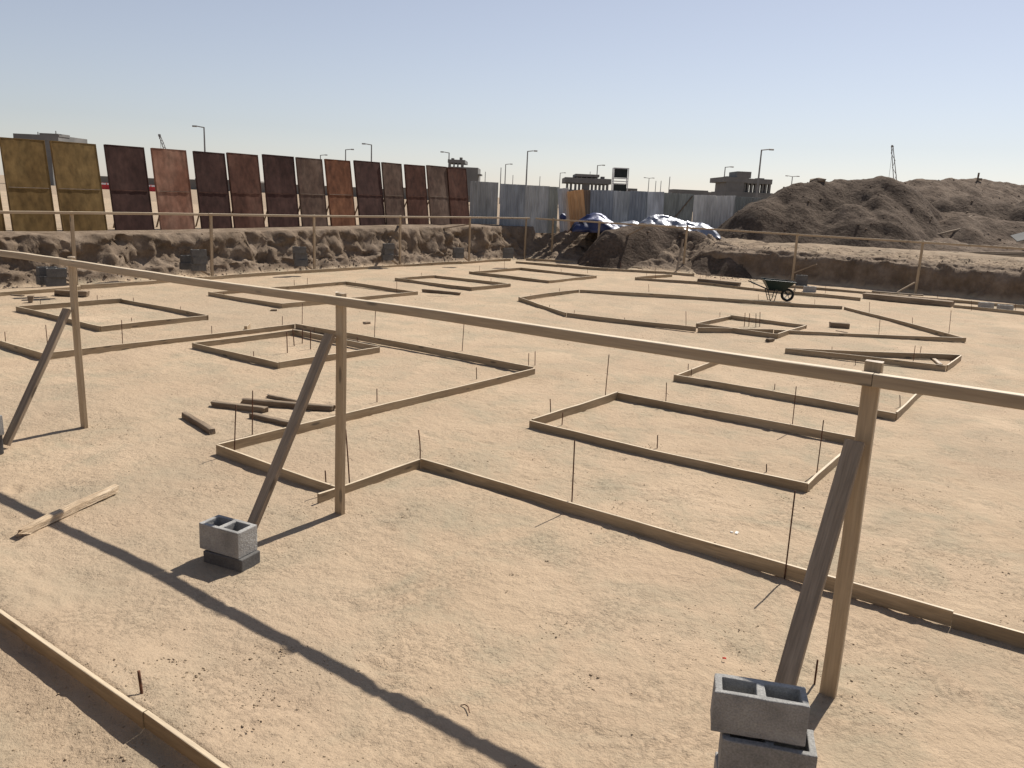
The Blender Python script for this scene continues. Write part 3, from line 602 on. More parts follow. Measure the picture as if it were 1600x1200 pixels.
# far left frame
LX = -20.86
rail_frame('far timber rail along the left bank in front of the steel panels', [(LX, 6.5, 1.8), (LX, 10.4, 1.8), (LX, 14.3, 1.8), (LX, 18.1, 1.8), (LX, 22.1, 1.82), (LX, 26.1, 1.82), (LX, 30.0, 1.82)], 1.76,
    [((LX+.05, 5.5, 1.76), (LX+.05, 14.2, 1.76)), ((LX+.05, 14.21, 1.76), (LX+.05, 22.1, 1.765)), ((LX+.05, 22.11, 1.765), (LX+.05, 30.2, 1.77))], 0, axis='y',
    braces=[((LX-.02, 13.5, .45), (LX+.02, 14.2, .06)), ((LX-.02, 17.3, .45), (LX+.02, 18.0, .06)), ((LX-.02, 21.2, .5), (LX+.02, 22.0, .06)), ((LX-.02, 25.2, .55), (LX+.02, 26.0, .08)), ((LX-.04, 26.1, 1.5), (LX-.9, 25.4, 1.28)), ((LX-.04, 22.2, 1.55), (LX-1.5, 23.6, 1.42)),
            ((LX-.02, 9.6, .45), (LX+.02, 10.3, .06))])
BY = 31.05
rail_frame('far timber rail across the back of the pit in front of the earth heaps', [(-17.8, BY, 1.82, .3), (-13.8, BY, 1.84), (-9.42, BY, 1.82), (-5.2, BY, 1.82), (-1.2, BY, 1.82), (-20.0, BY-.2, 1.82, .4)], 1.76,
    [((-20.9, BY-.25, 1.76), (-17.9, BY-.05, 1.76)), ((-17.89, BY-.05, 1.765), (-9.4, BY-.05, 1.75)), ((-9.39, BY-.05, 1.75), (1.2, BY-.05, 1.745))], 0,
    braces=[((-17.7, BY-.06, .62), (-15.6, BY-.04, 1.72)), ((-9.4, BY-.06, .35), (-8.6, BY-.05, .75)), ((-5.25, BY-.06, .4), (-5.7, BY-.35, .04)), ((-13.9, BY-.06, 1.3), (-13.75, BY-.7, .1))])

# ---------------------------------------------------------------- loose timbers
def loose(label, p0, p1, w_=.08, h_=.05, m=M_OLD, z=(0, 0), group=None, name='loose_timber', rough_end=.03, wob=.004):
    a_, b_ = G(*p0), G(*p1)
    o = beam(name, (a_.x, a_.y, z[0]), (b_.x, b_.y, z[1]), w_, h_, m, None, z0='base', wob=wob, seg=.08, rough_end=rough_end, bev=.008)
    return tag(o, label, 'timber', group)
LG = 'loose timbers lying on the pit floor'
loose('pale splintered timber crossed by the rail shadow, lower left', (32, 838), (178, 770), .075, .06, mat('splintered_timber', [(.30, .21, .13), (.48, .37, .25), (.60, .49, .36)], scale=5, stretch=(.4, 5, 5), bump=1.0, bdist=.015, bscale=14, rough=.9, fine=(30, .3)), group=LG, rough_end=.07, wob=.010)
loose('short round grey log left of the timber pile', (288, 652), (332, 679), .07, .065, group=LG)
loose('lower left timber of the small pile left of the middle brace', (332, 635), (414, 645), .08, .07, group=LG)
loose('long weathered timber of the small pile, passing behind the middle brace', (380, 631), (522, 643), .08, .07, group=LG)
loose('thin farthest stick of the small timber pile', (420, 621), (478, 633), .05, .04, group=LG)
loose('front timber of the small pile, touching the slanting board', (394, 653), (456, 667), .08, .06, group=LG)
loose('short dark plank by the far left edge board', (89, 461), (138, 463), .15, .12, group=LG)
loose('flat thin offcut by the far left edge board', (18, 461.5), (36, 462.5), .1, .02, group=LG)
loose('dark plank lying right of the long frame', (661, 456), (718, 461.5), .1, .08, group=LG)
loose('thin pale lath lying right of the long frame', (668, 463), (700, 464), .05, .015, M_RAIL, group=LG, rough_end=.005)
loose('heavy dark baulk on the floor left of the wheelbarrow', (1091, 444), (1155, 451), .2, .2, group=LG)
loose('long dark stack of planks on the floor at the far right', (1350, 466), (1488, 480), .4, .17, group=LG)
loose('dark plank lying on the long plank stack at the far right', (1362, 465), (1440, 471), .2, .04, z=(.175, .175), group=LG)
loose('brown chunk of timber inside the big many sided frame', (1297, 512), (1325, 514), .16, .13, group=LG)
loose('small dark stick beside the brown chunk inside the many sided frame', (1306, 518), (1322, 521), .06, .03, group=LG)
loose('pale lath standing askew inside the tip of the sliver frame', (1456, 560), (1470, 571), .07, .03, M_RAIL, group=LG, rough_end=.004)
loose('small dark offcut on sand right of the middle post top', (569, 507), (577, 506), .08, .05, group=LG)
loose('small dark offcut on sand behind the rail, left of the middle post', (423, 486), (431, 486), .08, .04, group=LG)
loose('small dark offcut just in front of the big many sided frame', (1199, 534), (1206, 533), .1, .06, group=LG)
loose('small dark pair of offcuts near the left edge frame', (45, 472), (52, 472), .14, .14, group=LG)
loose('pointed offcut sticking out behind the left board of the stepped outline', (384, 520), (389, 514), .05, .12, M_RAIL, group=LG)
for (a_, b_, lab) in (((1432, 373, 37), (1520, 337, 38.3), 'upper of two long poles leaning up the right hand earth heap'), ((1440, 373, 36.4), (1516, 354, 37.2), 'lower of two long poles leaning up the right hand earth heap')):
    o = beam('long_pole', D(*a_), D(*b_), .07, .07, M_BRACE, None); tag(o, lab, 'pole', 'long poles leaning on the right heap')
# sheet and planks at the far right edge
p = D(1588, 372, 35.5); mb = MB(); mb.box((-.1, -.25, -.02), (.6, .25, .02), .01)
tag(mb.build('leaning_sheet', mat('pale_sheet', [(.16, .16, .155), (.22, .215, .2)], scale=2, bump=.1, rough=.8), None, Matrix.Translation(p) @ Matrix.Rotation(math.radians(35), 4, 'Z') @ Matrix.Rotation(math.radians(-18), 4, 'Y') @ Matrix.Rotation(math.radians(28), 4, 'X')), 'pale grey sheet lying tilted on the bank at the right edge', 'sheet')
for k in range(4):
    a_ = D(1455+k*12, 394+k*1.5, 34.4-k*.25); b_ = D(1640, 396+k*3.5, 32.4-k*.3)
    o = beam('stacked_plank', a_, b_, .25, .07, M_OLD, None); tag(o, 'dark weathered plank, %s from the back of four at the right edge' % ORD[k], 'plank', 'planks on the right bank')
p = D(1527, 282, 45.5); mb = MB(); mb.tube([(0, 0, -.3), (.02, 0, .4)], .05, 6); mb.box((-.02, -.05, .0), (.22, .05, .12))
tag(mb.build('marker_post', M_OLD, None, Matrix.Translation(p)), 'short dark marker post on top of the pale mound', 'marker post')
p = D(1277, 283, 39.4); v_, f_ = ico(); tag(raw('rock', [Vector(q_)*.28*random.uniform(.8, 1.2) for q_ in v_], [tuple(int(i) for i in q_) for q_ in f_], M_OLD, None, Matrix.Translation(p) @ Matrix.Diagonal((1.5, 1, .6, 1))), 'dark lump of rock on the left shoulder of the big mound', 'rock')

# litter
g = G(1145, 832); mb = MB()
for k in range(7):
    x, y = random.uniform(-.03, .03), random.uniform(-.02, .02); mb.box((x, y, 0), (x+.018, y+.014, .007), .003)
tag(mb.build('paper_scrap', mat('white_scrap', [(.75, .72, .66), (.85, .82, .77)], bump=0), None, Matrix.Translation(g)), 'crumbled white scrap on the sand between the near board and the right frame', 'litter')
g = G(1129, 1029); mb = MB(); mb.tube([(0, 0, .004), (.012, 0, .008), (.016, .008, .004)], .005, 6)
tag(mb.build('bottle_cap', mat('red_plastic', [(.6, .04, .03), (.7, .06, .04)], bump=0), None, Matrix.Translation(g)), 'tiny red scrap on the sand near the blocks at lower right', 'litter')
g = G(728, 1107); mb = MB(); mb.tube([(-.035, 0, .004), (-.015, .01, .012), (.01, .005, .012), (.04, -.02, .004)], .003, 6)
tag(mb.build('wire_scrap', M_REBAR, None, Matrix.Translation(g)), 'short curl of dark wire at the edge of the rail shadow', 'litter')

# ---------------------------------------------------------------- wheelbarrow
wb = thing('wheelbarrow', 'green wheelbarrow with black wheel facing right at the back of the pit', 'wheelbarrow', (0, 0, 0))
g = G(1229, 471); wrot = YAW + math.radians(-6)
wl = Matrix.Translation((g.x, g.y, 0)) @ Matrix.Rotation(wrot, 4, 'Z') @ Matrix.Diagonal((.93, .93, .93, 1))
def tray():
    mb = MB(); bot = [(-.62, -.2), (-.12, -.17), (-.12, .17), (-.62, .2)]; top = [(-.80, -.34), (.16, -.29), (.16, .29), (-.80, .34)]
    v = [(x, y, .36) for x, y in bot]+[(x, y, .66 if i in (0, 3) else .62) for i, (x, y) in enumerate(top)]
    v += [(x+(.012 if x < -.4 else -.012), y*.93, .375) for x, y in bot]+[(x+(.012 if x < -.4 else -.012), y*.96, (.66 if i in (0, 3) else .62)) for i, (x, y) in enumerate(top)]
    f = [(0, 3, 2, 1), (8, 9, 10, 11)]
    for i in range(4):
        j = (i+1) % 4; f.append((i, j, j+4, i+4)); f.append((j+8, i+8, i+12, j+12)); f.append((i+4, j+4, j+12, i+12))
    mb.add(v, f); return mb
tray().build('tray', M_GREEN, wb, wl)
mb = MB(); t_ = [(-.80, -.34, .665), (.16, -.29, .625), (.16, .29, .625), (-.80, .34, .665), (-.80, -.34, .665)]; mb.tube(t_, .012, 8); mb.build('tray_rim', M_GREEN, wb, wl)
wh = MB(); N = 24
for (R0, R1, W_) in ((.205, .135, .045),):
    v = []; f = []
    for k in range(N):
        a_ = 2*math.pi*k/N
        for (rr, yy) in ((R0-.02, -W_), (R0, -W_*.5), (R0, W_*.5), (R0-.02, W_), (R1, W_*.6), (R1, -W_*.6)): v.append((rr*math.cos(a_), yy, .205+rr*math.sin(a_)))
        for i in range(6): f.append((k*6+i, k*6+(i+1) % 6, ((k+1) % N)*6+(i+1) % 6, ((k+1) % N)*6+i))
    wh.add(v, f)
wheel = thing('wheel', '', '', (0, 0, 0)); 
for k_ in ('label', 'category'): del wheel[k_]
wheel.parent = wb; wheel.matrix_local = wl
tyre = raw('tyre', wh.v, wh.f, M_BLACK, None, None, True); tyre.parent = wheel
rm = MB()
for k in range(5):
    a_ = 2*math.pi*k/5+.3; rm.tube([(.02*math.cos(a_), 0, .205+.02*math.sin(a_)), (.137*math.cos(a_), 0, .205+.137*math.sin(a_))], .012, 6)
rm.tube([(0, -.09, .205), (0, .09, .205)], .02, 8); rm.tube([(.132*math.cos(2*math.pi*k/20), 0, .205+.132*math.sin(2*math.pi*k/20)) for k in range(21)], .012, 6, cap=False)
rim = rm.build('rim', M_ZINC); rim.parent = wheel; rim.matrix_local = Matrix()
for s in (-1, 1):
    mb = MB(); mb.tube([(.02, s*.09, .205), (-.12, s*.16, .335), (-.62, s*.23, .35), (-1.02, s*.29, .50), (-1.2, s*.3, .56)], .016, 8); mb.build('handle', M_BLACK, wb, wl, True)
    mb = MB(); mb.tube([(-.36, s*.2, .35), (-.42, s*.22, .02), (-.54, s*.22, .0), (-.66, s*.23, .35)], .014, 8); mb.tube([(-.39, s*.21, .17), (-.6, s*.225, .17)], .01, 6); mb.build('leg', M_BLACK, wb, wl, True)
mb = MB(); mb.tube([(.02, -.09, .205), (.2, -.08, .36), (.22, 0, .44), (.2, .08, .36), (.02, .09, .205)], .012, 8); mb.build('front_guard', M_BLACK, wb, wl, True)

# ---------------------------------------------------------------- row of steel shutter panels
def steel(name, a_, b_, c_):
    k = 1 if 'olive' in name else .72
    a_, b_, c_ = [tuple(q*k for q in c) for c in (a_, b_, c_)]
    return mat(name, [a_, b_, c_], scale=1.1, detail=5, stretch=(1, 1, .6), bump=.25, bdist=.01, bscale=9, rough=.8, spec=.15, fine=(7, .3), rand=.1)
MP = {'olive': steel('olive_steel', (.115, .070, .025), (.165, .105, .040), (.205, .138, .056)), 'plum': steel('plum_brown_steel', (.050, .025, .021), (.078, .040, .033), (.115, .062, .050)),
      'salmon': steel('salmon_steel', (.20, .085, .05), (.30, .145, .095), (.40, .23, .16)), 'brown': steel('brown_steel', (.075, .034, .024), (.125, .058, .040), (.18, .095, .068)),
      'rust': steel('rust_steel', (.10, .040, .022), (.19, .080, .042), (.32, .15, .08)), 'grey': steel('greybrown_steel', (.085, .048, .036), (.15, .098, .073), (.23, .165, .125)), 'edge': steel('edge_steel', (.20, .15, .11), (.28, .22, .17), (.36, .29, .22))}
PAN = [(8.45, 9.6, 'olive', 'olive yellow steel panel cut by the left edge'), (9.78, 10.85, 'olive', 'first whole olive yellow steel panel from the left'), (11.02, 12.22, 'olive', 'olive yellow steel panel right of the first, standing beside the dark plum one'),
       (12.46, 13.61, 'plum', 'dark plum brown steel panel right of the yellow panels'), (13.83, 14.93, 'salmon', 'salmon pink worn steel panel, the palest of the brown row'), (15.18, 16.25, 'plum', 'greyish plum steel panel right of the salmon one'),
       (16.35, 17.5, 'brown', 'reddish brown steel panel, second right of the salmon one'), (17.68, 18.93, 'plum', 'dark brown wide steel panel in the middle of the row'), (19.08, 20.2, 'grey', 'grey brown steel panel with pale smears, middle of the row'),
       (20.38, 21.55, 'rust', 'orange rust coloured steel panel'), (21.77, 23.08, 'plum', 'dark brown steel panel right of the orange rust one'), (23.15, 24.2, 'grey', 'mottled grey brown steel panel, fourth from the right end'),
       (24.4, 25.55, 'brown', 'dark red brown steel panel, third from the right end'), (25.72, 26.93, 'grey', 'dark grey brown steel panel, second from the right end'), (26.97, 28.2, 'brown', 'last reddish brown steel panel at the right end of the row')]
for (v0, v1, c_, lab) in PAN:
    vm = (v0+v1)/2; W_ = v1-v0; z0 = 1.17+.2*float(sst(10, 28, vm)); hh = 2.33+.04*random.random()
    t = thing('steel_panel', lab, 'steel panel', (-22.55, vm, z0), 'steel shutter panels standing in a row')
    lean = math.radians(7.5+random.uniform(-.9, .9))
    mw = Matrix.Translation((-22.55, vm, z0+.03)) @ Matrix.Rotation(random.uniform(-.012, .012), 4, 'Z') @ Matrix.Rotation(-lean, 4, 'Y') @ Matrix.Rotation(random.uniform(-.006, .006), 4, 'X')
    mb = MB(); mb.box((-.004, -W_/2, 0), (.004, W_/2, hh))
    # slightly buckled sheet
    sh = MB(); nx, nz = 8, 14; v = []
    for side in (.004, -.004):
        for i in range(nx+1):
            for k in range(nz+1):
                y = -W_/2+.012+(W_-.024)*i/nx; z = .012+(hh-.024)*k/nz
                bx = .009*math.sin(math.pi*i/nx)*math.sin(2*math.pi*k/nz+.4)+.004*math.sin(i*2.1+k*1.3+vm)
                v.append((side+bx*math.sin(math.pi*i/nx), y, z))
    f = []; q_ = (nx+1)*(nz+1)
    for i in range(nx):
        for k in range(nz):
            a_ = i*(nz+1)+k; f.append((a_, a_+nz+1, a_+nz+2, a_+1)); f.append((q_+a_, q_+a_+1, q_+a_+nz+2, q_+a_+nz+1))
    raw('sheet', v, f, MP[c_], t, mw, True)
    fr = MB()
    fr.box((-.07, -W_/2, 0), (.012, -W_/2+.011, hh)); fr.box((-.07, W_/2-.011, 0), (.012, W_/2, hh)); fr.box((-.07, -W_/2+.0112, 0), (.012, W_/2-.0112, .012)); fr.box((-.07, -W_/2+.0112, hh-.012), (.012, W_/2-.0112, hh))
    fr.build('rim', MP[c_], t, mw)
    rb = MB(); rb.box((.008, -W_/2+.03, hh*.475), (.021, W_/2-.05, hh*.475+.014)); rb.build('cross_rib', MP['edge'] if c_ in ('olive', 'salmon', 'rust', 'grey') else MP['brown'], t, mw)
    pr = MB(); pr.tube([(-.1, 0, hh*.72), (-1.35, 0, -.12)], .025, 6); pr.build('prop', M_OLD, t, mw)
    kb = MB(); kb.box((-.05, -.025, .02), (-.03, .025, hh-.03)); kb.build('stiffener', MP['edge'], t, mw)

# ---------------------------------------------------------------- corrugated fence
def csheet(c, side, W_, hh, m, mw, parent, pitch=.15, dep=.028):
    n = max(3, int(W_/pitch)); v = []; f = []; pr = []
    for k in range(n):
        x = -W_/2+W_*k/n; p_ = W_/n; pr += [(x, 0), (x+p_*.3, 0), (x+p_*.42, dep), (x+p_*.86, dep)]
    pr.append((W_/2, 0)); N = len(pr)
    for th in (0, .003):
        for z in (0, hh):
            for (x, y) in pr: v.append((x, y+th, z+(random.uniform(-.004, .004))))
    for i in range(N-1):
        f.append((i, i+1, N+i+1, N+i)); f.append((2*N+i+1, 2*N+i, 3*N+i, 3*N+i+1)); f.append((N+i, N+i+1, 3*N+i+1, 3*N+i)); f.append((i+1, i, 2*N+i, 2*N+i+1))
    f.append((0, N, 3*N, 2*N)); f.append((N-1, 3*N-1, 4*N-1, 2*N-1)) 
    return raw('corrugated_sheet', v, f, m, parent, mw)
def cm(name, a_, b_, metal=.1, rough=.6):
    a_, b_ = [tuple(q*1.15 for q in c) for c in (a_, b_)]
    return mat(name, [a_, b_], scale=1.5, stretch=(1, 1, .25), bump=.08, rough=rough, metal=metal, fine=(5, .2), rand=.12)
FM = {'grey': cm('grey_sheet', (.25, .26, .26), (.38, .39, .39)), 'pale': cm('pale_sheeting', (.44, .43, .40), (.56, .55, .51), .1, .7), 'blue': cm('bluegrey_sheet', (.165, .18, .20), (.26, .28, .30)),
      'streak': cm('streaked_sheet', (.28, .29, .30), (.55, .57, .58)), 'orange': cm('orange_rust_sheet', (.33, .17, .075), (.55, .33, .16), .05, .8), 'brown': cm('brown_sheet', (.12, .09, .07), (.2, .16, .12), .1, .8), 'green': cm('greengrey_sheet', (.20, .21, .19), (.30, .31, .28))}
FS = [(736, 778, 283, 285, 'grey', 0, 'light grey corrugated sheet next to the last brown steel panel'), (783, 822, 287, 288, 'blue', 0, 'blue grey corrugated sheet, second from the left of the metal fence'), (822, 858, 288.5, 291, 'grey', 0, 'light grey ribbed sheet, third from the left of the metal fence'),
      (858, 873, 291.5, 292, 'green', 0, 'narrow plain greenish grey sheet left of the streaked one'), (872, 889, 293, 294, 'streak', .12, 'narrow pale streaked sheet leaning, left of the orange one'), (887, 912, 296, 297, 'orange', .17, 'orange rusty corrugated sheet leaning against the metal fence'),
      (909, 922, 296, 297, 'brown', .05, 'narrow dark brown sheet right of the orange one'), (918, 958, 296, 297, 'blue', .03, 'blue grey corrugated sheet right of the orange and brown ones'), (958, 986, 298, 299, 'grey', 0, 'grey corrugated sheet below the scaffold tower'),
      (985, 1013, 298, 299, 'blue', 0, 'blue grey corrugated sheet right of the scaffold tower'), (1013, 1038, 299, 300, 'streak', .04, 'pale streaked sheet above the silver tarp'), (1037, 1084, 301, 303, 'green', 0, 'wide greenish grey sheet with a dark diagonal brace'),
      (1085, 1118, 304, 305, 'pale', .03, 'pale beige sheet, left of two above the right end of the tarp'), (1117, 1150, 305, 306, 'pale', .05, 'pale beige ribbed sheet, right of two above the right end of the tarp'), (1150, 1192, 307, 309, 'green', 0, 'last grey sheet of the metal fence beside the earth mound')]
for (x0, x1, y0, y1, c_, ln, lab) in FS:
    off = {'orange': -.35, 'streak': -.12, 'brown': -.18}.get(c_, 0)
    d0 = 37.2+(x0-735)/455*4+off; d1 = 37.2+(x1-735)/455*4+off; a_ = D(x0, y0, d0); b_ = D(x1, y1, d1); z0 = 1.1
    mid = (a_+b_)/2; W_ = (Vector((b_.x, b_.y, 0))-Vector((a_.x, a_.y, 0))).length; hh = min(a_.z, b_.z)-z0+abs(ln)*0
    rz = math.atan2(b_.y-a_.y, b_.x-a_.x)
    t = thing('fence_sheet', lab, 'metal sheet', (mid.x, mid.y, z0), 'corrugated sheets of the site fence')
    xdir = Vector((math.cos(rz), math.sin(rz), 0))
    mw = Matrix.Translation(Vector((mid.x, mid.y, z0))+xdir*ln*hh*.9) @ Matrix.Rotation(rz+random.uniform(-.03, .03), 4, 'Z') @ Matrix.Rotation(-ln, 4, 'Y') @ Matrix.Rotation(random.uniform(-.02, .03), 4, 'X')
    csheet(None, None, W_*1.03, hh, FM[c_], mw, t)
    pb = MB(); pb.box((-.03, .05, 0), (.03, .11, hh-.1)); pb.build('fence_post', M_OLD, t, mw)
    if 'diagonal' in lab:
        dg = MB(); dg.tube([(-W_*.3, -.03, .5), (W_*.45, -.03, hh-.1)], .03, 6); dg.build('brace', M_OLD, t, mw)

# ---------------------------------------------------------------- tarpaulins
def foil_mat(name, c0, c1, thr, metal):
    m = mat(name, [c0, c1], scale=.7, detail=3, stops=[thr-.10, thr+.06], rough=.4, metal=metal, bump=.35, bdist=.05, bscale=5, spec=.6); return m
def tarp(name, px0, px1, ytop, ybase, dist, depth, m, label, seed, amp=.22):
    c0 = D(px0, ybase, dist); c1 = D(px1, ybase, dist); ax = (c1-c0); L = math.hypot(ax.x, ax.y); rz = math.atan2(ax.y, ax.x)
    htop = D((px0+px1)/2, ytop, dist).z-1.32
    nx, ny = int(L/.06), int(depth/.06); xs = np.linspace(0, 1, nx); ys = np.linspace(-1, 1, ny); X, Y = np.meshgrid(xs, ys, indexing='ij')
    prof = np.clip(1-(np.abs(2*X**.85-1))**2.8, 0, 1)**.6*np.clip(1-np.abs(Y)**2.2, 0, 1)**.7*(.88+.12*np.cos(X*7+seed))
    rr = ridged(X*L*1.7+seed, Y*depth*1.4, 4, seed); Z = prof*htop*(.85+.2*fbm(X*L*.5, Y*1.5, 2, seed+2)) + amp*.6*(rr-.6)*(.25+prof)
    Xw = X*L+.12*noise(X*L*1.5, Y*3, seed+4); Yw = Y*depth/2*(1+.15*noise(X*L, Y*0+seed, 3)) + .1*noise(X*L*2, Y*4, seed+6)
    Zb = Z+1.32
    co, s_ = math.cos(rz), math.sin(rz); o = grid_obj(name, c0.x+Xw*co-Yw*s_, c0.y+Xw*s_+Yw*co, np.maximum(Zb, 1.2), m)
    sm = o.modifiers.new('thick', 'SOLIDIFY'); sm.thickness = .01
    return tag(o, label, 'tarpaulin', 'plastic and foil sheets by the metal fence')
M_TBLUE = foil_mat('blue_tarp', (.008, .013, .05), (.02, .03, .10), .5, .25); M_TSIL = foil_mat('silver_foil', (.10, .12, .20), (.24, .25, .28), .45, .7)
tarp('tarpaulin', 893, 972, 331, 354, 36.6, 1.7, M_TBLUE, 'dark blue humped tarpaulin, left end of the wrapped pile', 3, .10)
tarp('tarpaulin', 955, 1012, 339, 352, 36.9, 1.4, M_TSIL, 'low silver sheet between the blue tarpaulin and the big crumpled one', 8, .12)
tarp('tarpaulin', 990, 1122, 331, 359, 36.4, 2.0, M_TSIL, 'big crumpled silver foil sheet glinting in front of the metal fence', 5, .2)
p = D(880, 340, 37.5); v_, f_ = ico(); tag(raw('plastic_bag', [Vector(q_)*.2*random.uniform(.7, 1.2) for q_ in v_], [tuple(int(i) for i in q_) for q_ in f_], M_TBLUE, None, Matrix.Translation(p)), 'small dark blue plastic bag left of the blue tarpaulin', 'bag')

# ---------------------------------------------------------------- street lamps, cranes, far buildings
def lamp(px, py, arm, label, double=False, hz=10.0, plain=False):
    hor = 310+(px-800)*.0456; dist = (hz-CAM_Z)*F_PX/(hor-py); p = D(px, hor, dist)
    t = thing('street_lamp' if not plain else 'site_pole', label, 'street lamp' if not plain else 'pole', (p.x, p.y, 1.2), 'street lamps beyond the site' if not plain else 'thin poles beyond the metal fence')
    mb = MB(); mb.tube([(0, 0, -.3), (0, 0, hz-1.2)], .15 if not plain else .10, 8, .09 if not plain else .07); mb.build('pole', M_LAMP, t, Matrix.Translation(t.location))
    rd = Vector((RIGHT.x, RIGHT.y, 0)).normalized()
    for s in ((-1, 1) if double else (arm,)) if not plain else ():
        a_ = Vector((0, 0, hz-1.25)); b_ = a_+rd*s*.9+Vector((0, 0, .12)); mb = MB(); mb.tube([a_, b_], .07, 6); mb.build('arm', M_LAMP, t, Matrix.Translation(t.location))
        mb = MB(); c_ = b_+rd*s*.05; e_ = c_+rd*s*.6; mb.tube([c_, e_], .11, 6); mb.build('lamp_head', M_LAMP, t, Matrix.Translation(t.location))
for a_ in ((322, 205, -1, 'street lamp above the greyish plum panel, arm pointing left'), (540, 238, 1, 'street lamp above the orange rust panel, arm pointing right'), (580, 231, -1, 'street lamp rising over the dark panel right of the orange rust one, arm pointing left'),
           (501, 246, 1, 'street lamp just peeping over the grey brown panel'), (700, 243, -1, 'street lamp left of the ragged roof of the concrete building'), (821, 241, 1, 'tall street lamp over the light grey fence sheet, left of centre'),
           (873, 273, 1, 'small distant street lamp left of the first unfinished villa'), (930, 262, 1, 'street lamp standing behind the unfinished villa near the scaffold tower'), (1127, 265, 1, 'street lamp just left of the right hand unfinished villa'),
           (1180, 240, 1, 'tall street lamp rising behind the right hand unfinished villa'), (788, 260, 1, 'small distant street lamp left of the tall one near centre')):
    lamp(*a_)
lamp(1011, 281, 1, 'double armed distant street lamp right of the scaffold tower', True); lamp(1232, 279, 1, 'double armed distant street lamp left of the big mound', True)
for (px, py, lab) in ((757, 271, 'thin pole above the first grey fence sheet'), (781, 265, 'thin pole close beside the small lamp left of centre'), (800, 276, 'short thin pole right of the small lamp left of centre'), (842, 278, 'thin pole right of the tall lamp near centre'), (1022, 285, 'left of two close thin poles above the streaked sheet'),
                     (1030, 285, 'right of two close thin poles above the streaked sheet'), (1043, 279, 'taller thin pole above the green grey sheet')):
    lamp(px, py, 1, lab, plain=True, hz=8)
def lattice(name, a_, b_, w_, label):
    t = thing(name, label, 'crane', (a_.x, a_.y, 1.2)); mb = MB(); n = 9; ax = (b_-a_); side = Vector((RIGHT.x, RIGHT.y, 0)).normalized()*w_
    mb.tube([a_-side*.5, b_-side*.2], .16, 5); mb.tube([a_+side*.5, b_+side*.2], .16, 5)
    for k in range(n):
        p0 = a_+ax*(k/n); p1 = a_+ax*((k+1)/n); s = 1 if k % 2 else -1; mb.tube([p0+side*.45*s, p1-side*.4*s], .1, 4)
    mb.build('boom', M_LAMP, t, Matrix()); 
    mb = MB(); mb.tube([b_+side*.2, b_+side*.4-Vector((0, 0, (b_-a_).length*.9))], .07, 4); mb.build('cable', M_LAMP, t, Matrix())
    mb = MB(); mb.box(tuple(b_-Vector((.3, .3, .5))), tuple(b_+Vector((.3, .3, .3)))); mb.build('boom_head', M_LAMP, t, Matrix())
lattice('crane', D(1403, 330, 330), D(1394, 228, 330), 1.6, 'distant crane boom standing up behind the big earth mound'); lattice('crane', D(268, 260, 300), D(249, 211, 300), 1.2, 'slanting crane boom tip above the salmon panel')

def far_building(label, dist, parts, name='unfinished_building', cat='building', depth=8.0, m=M_CONC):
    """parts: (part name, px0, py0, px1, py1) boxes standing at that distance, facing the viewer"""
    hx = (parts[0][1]+parts[0][3])/2; c_ = D(hx, 300, dist); t = thing(name, label, cat, (c_.x, c_.y, 1.2)); rz = YAW
    for k, pt in enumerate(parts):
        nm, x0, y0, x1, y1 = pt[:5]; dd = pt[5] if len(pt) > 5 else depth; mm = pt[6] if len(pt) > 6 else m; fo = pt[7] if len(pt) > 7 else k*.02
        a_ = D(x0, y1, dist); b_ = D(x1, y0, dist); lo = max(1.0, a_.z); hi = b_.z; m0 = D((x0+x1)/2, y1, dist); W_ = abs(x1-x0)/F_PX*dist
        mb = MB(); mb.box((-W_/2, fo, lo-1.2), (W_/2, fo+dd, hi-1.2))
        mb.build(nm, mm, t, Matrix.Translation((m0.x, m0.y, 1.2)) @ Matrix.Rotation(rz, 4, 'Z'))
B = []
far_building('far grey slab roof of an unfinished house behind the yellow panels', 120, [('roof_slab', 22, 211.5, 90, 217), ('parapet', 62, 209, 91, 212, 3), ('column', 73, 218, 84, 290, 1.2), ('column', 30, 217.5, 34, 280, 1), ('wall', 40, 222, 70, 285, 6), ('rebar_cluster', 58, 206, 59, 210, .1), ('rebar_cluster', 86, 204.5, 87, 210, .1), ('rebar_cluster', 92, 210, 96, 211, .1)])
far_building('unfinished concrete house with ragged roof formwork above the last brown panel', 110, [('wall', 700, 262, 745, 305, 7), ('roof_slab', 700, 250, 726, 254, 6), ('column', 701, 255, 704, 262, .5), ('column', 708, 255, 710, 262, .5), ('column', 714, 255, 716, 262, .5), ('column', 720, 255, 724, 262, .5), ('balcony_slab', 745, 272, 752, 274, 3), ('formwork', 705, 247, 709, 250, 1), ('formwork', 718, 246, 722, 250, 1)])
sk = [('roof_slab', 900, 273, 936, 275.5, 8), ('roof_slab', 884, 279.8, 954, 285, 11), ('floor_slab', 884, 299, 956, 304, 11)]
for x in (902, 909, 917, 925, 933): sk.append(('column', x-1, 275.5, x+1, 280, .6, M_CONC, .3))
for x in (886, 892, 899, 905, 911, 918, 925, 931, 937, 943, 949): sk.append(('column', x-1.6, 285, x+1.6, 299.5, .8, M_CONC, .4))
sk += [('wall', 912, 286, 921, 299, 1), ('rebar_cluster', 922, 268, 922.6, 273, .2), ('wall', 940, 276, 945, 280, 2)]
far_building('unfinished villa of bare slabs and columns left of the scaffold tower', 140, sk)
sk = [('upper_wall', 1152, 268.5, 1173, 277.5, 5), ('roof_slab', 1131, 277.8, 1168, 284, 9), ('roof_slab', 1168, 280.5, 1206, 286.5, 9), ('floor_slab', 1133, 302, 1206, 309, 9), ('wall', 1134, 284.3, 1161, 302, 7)]
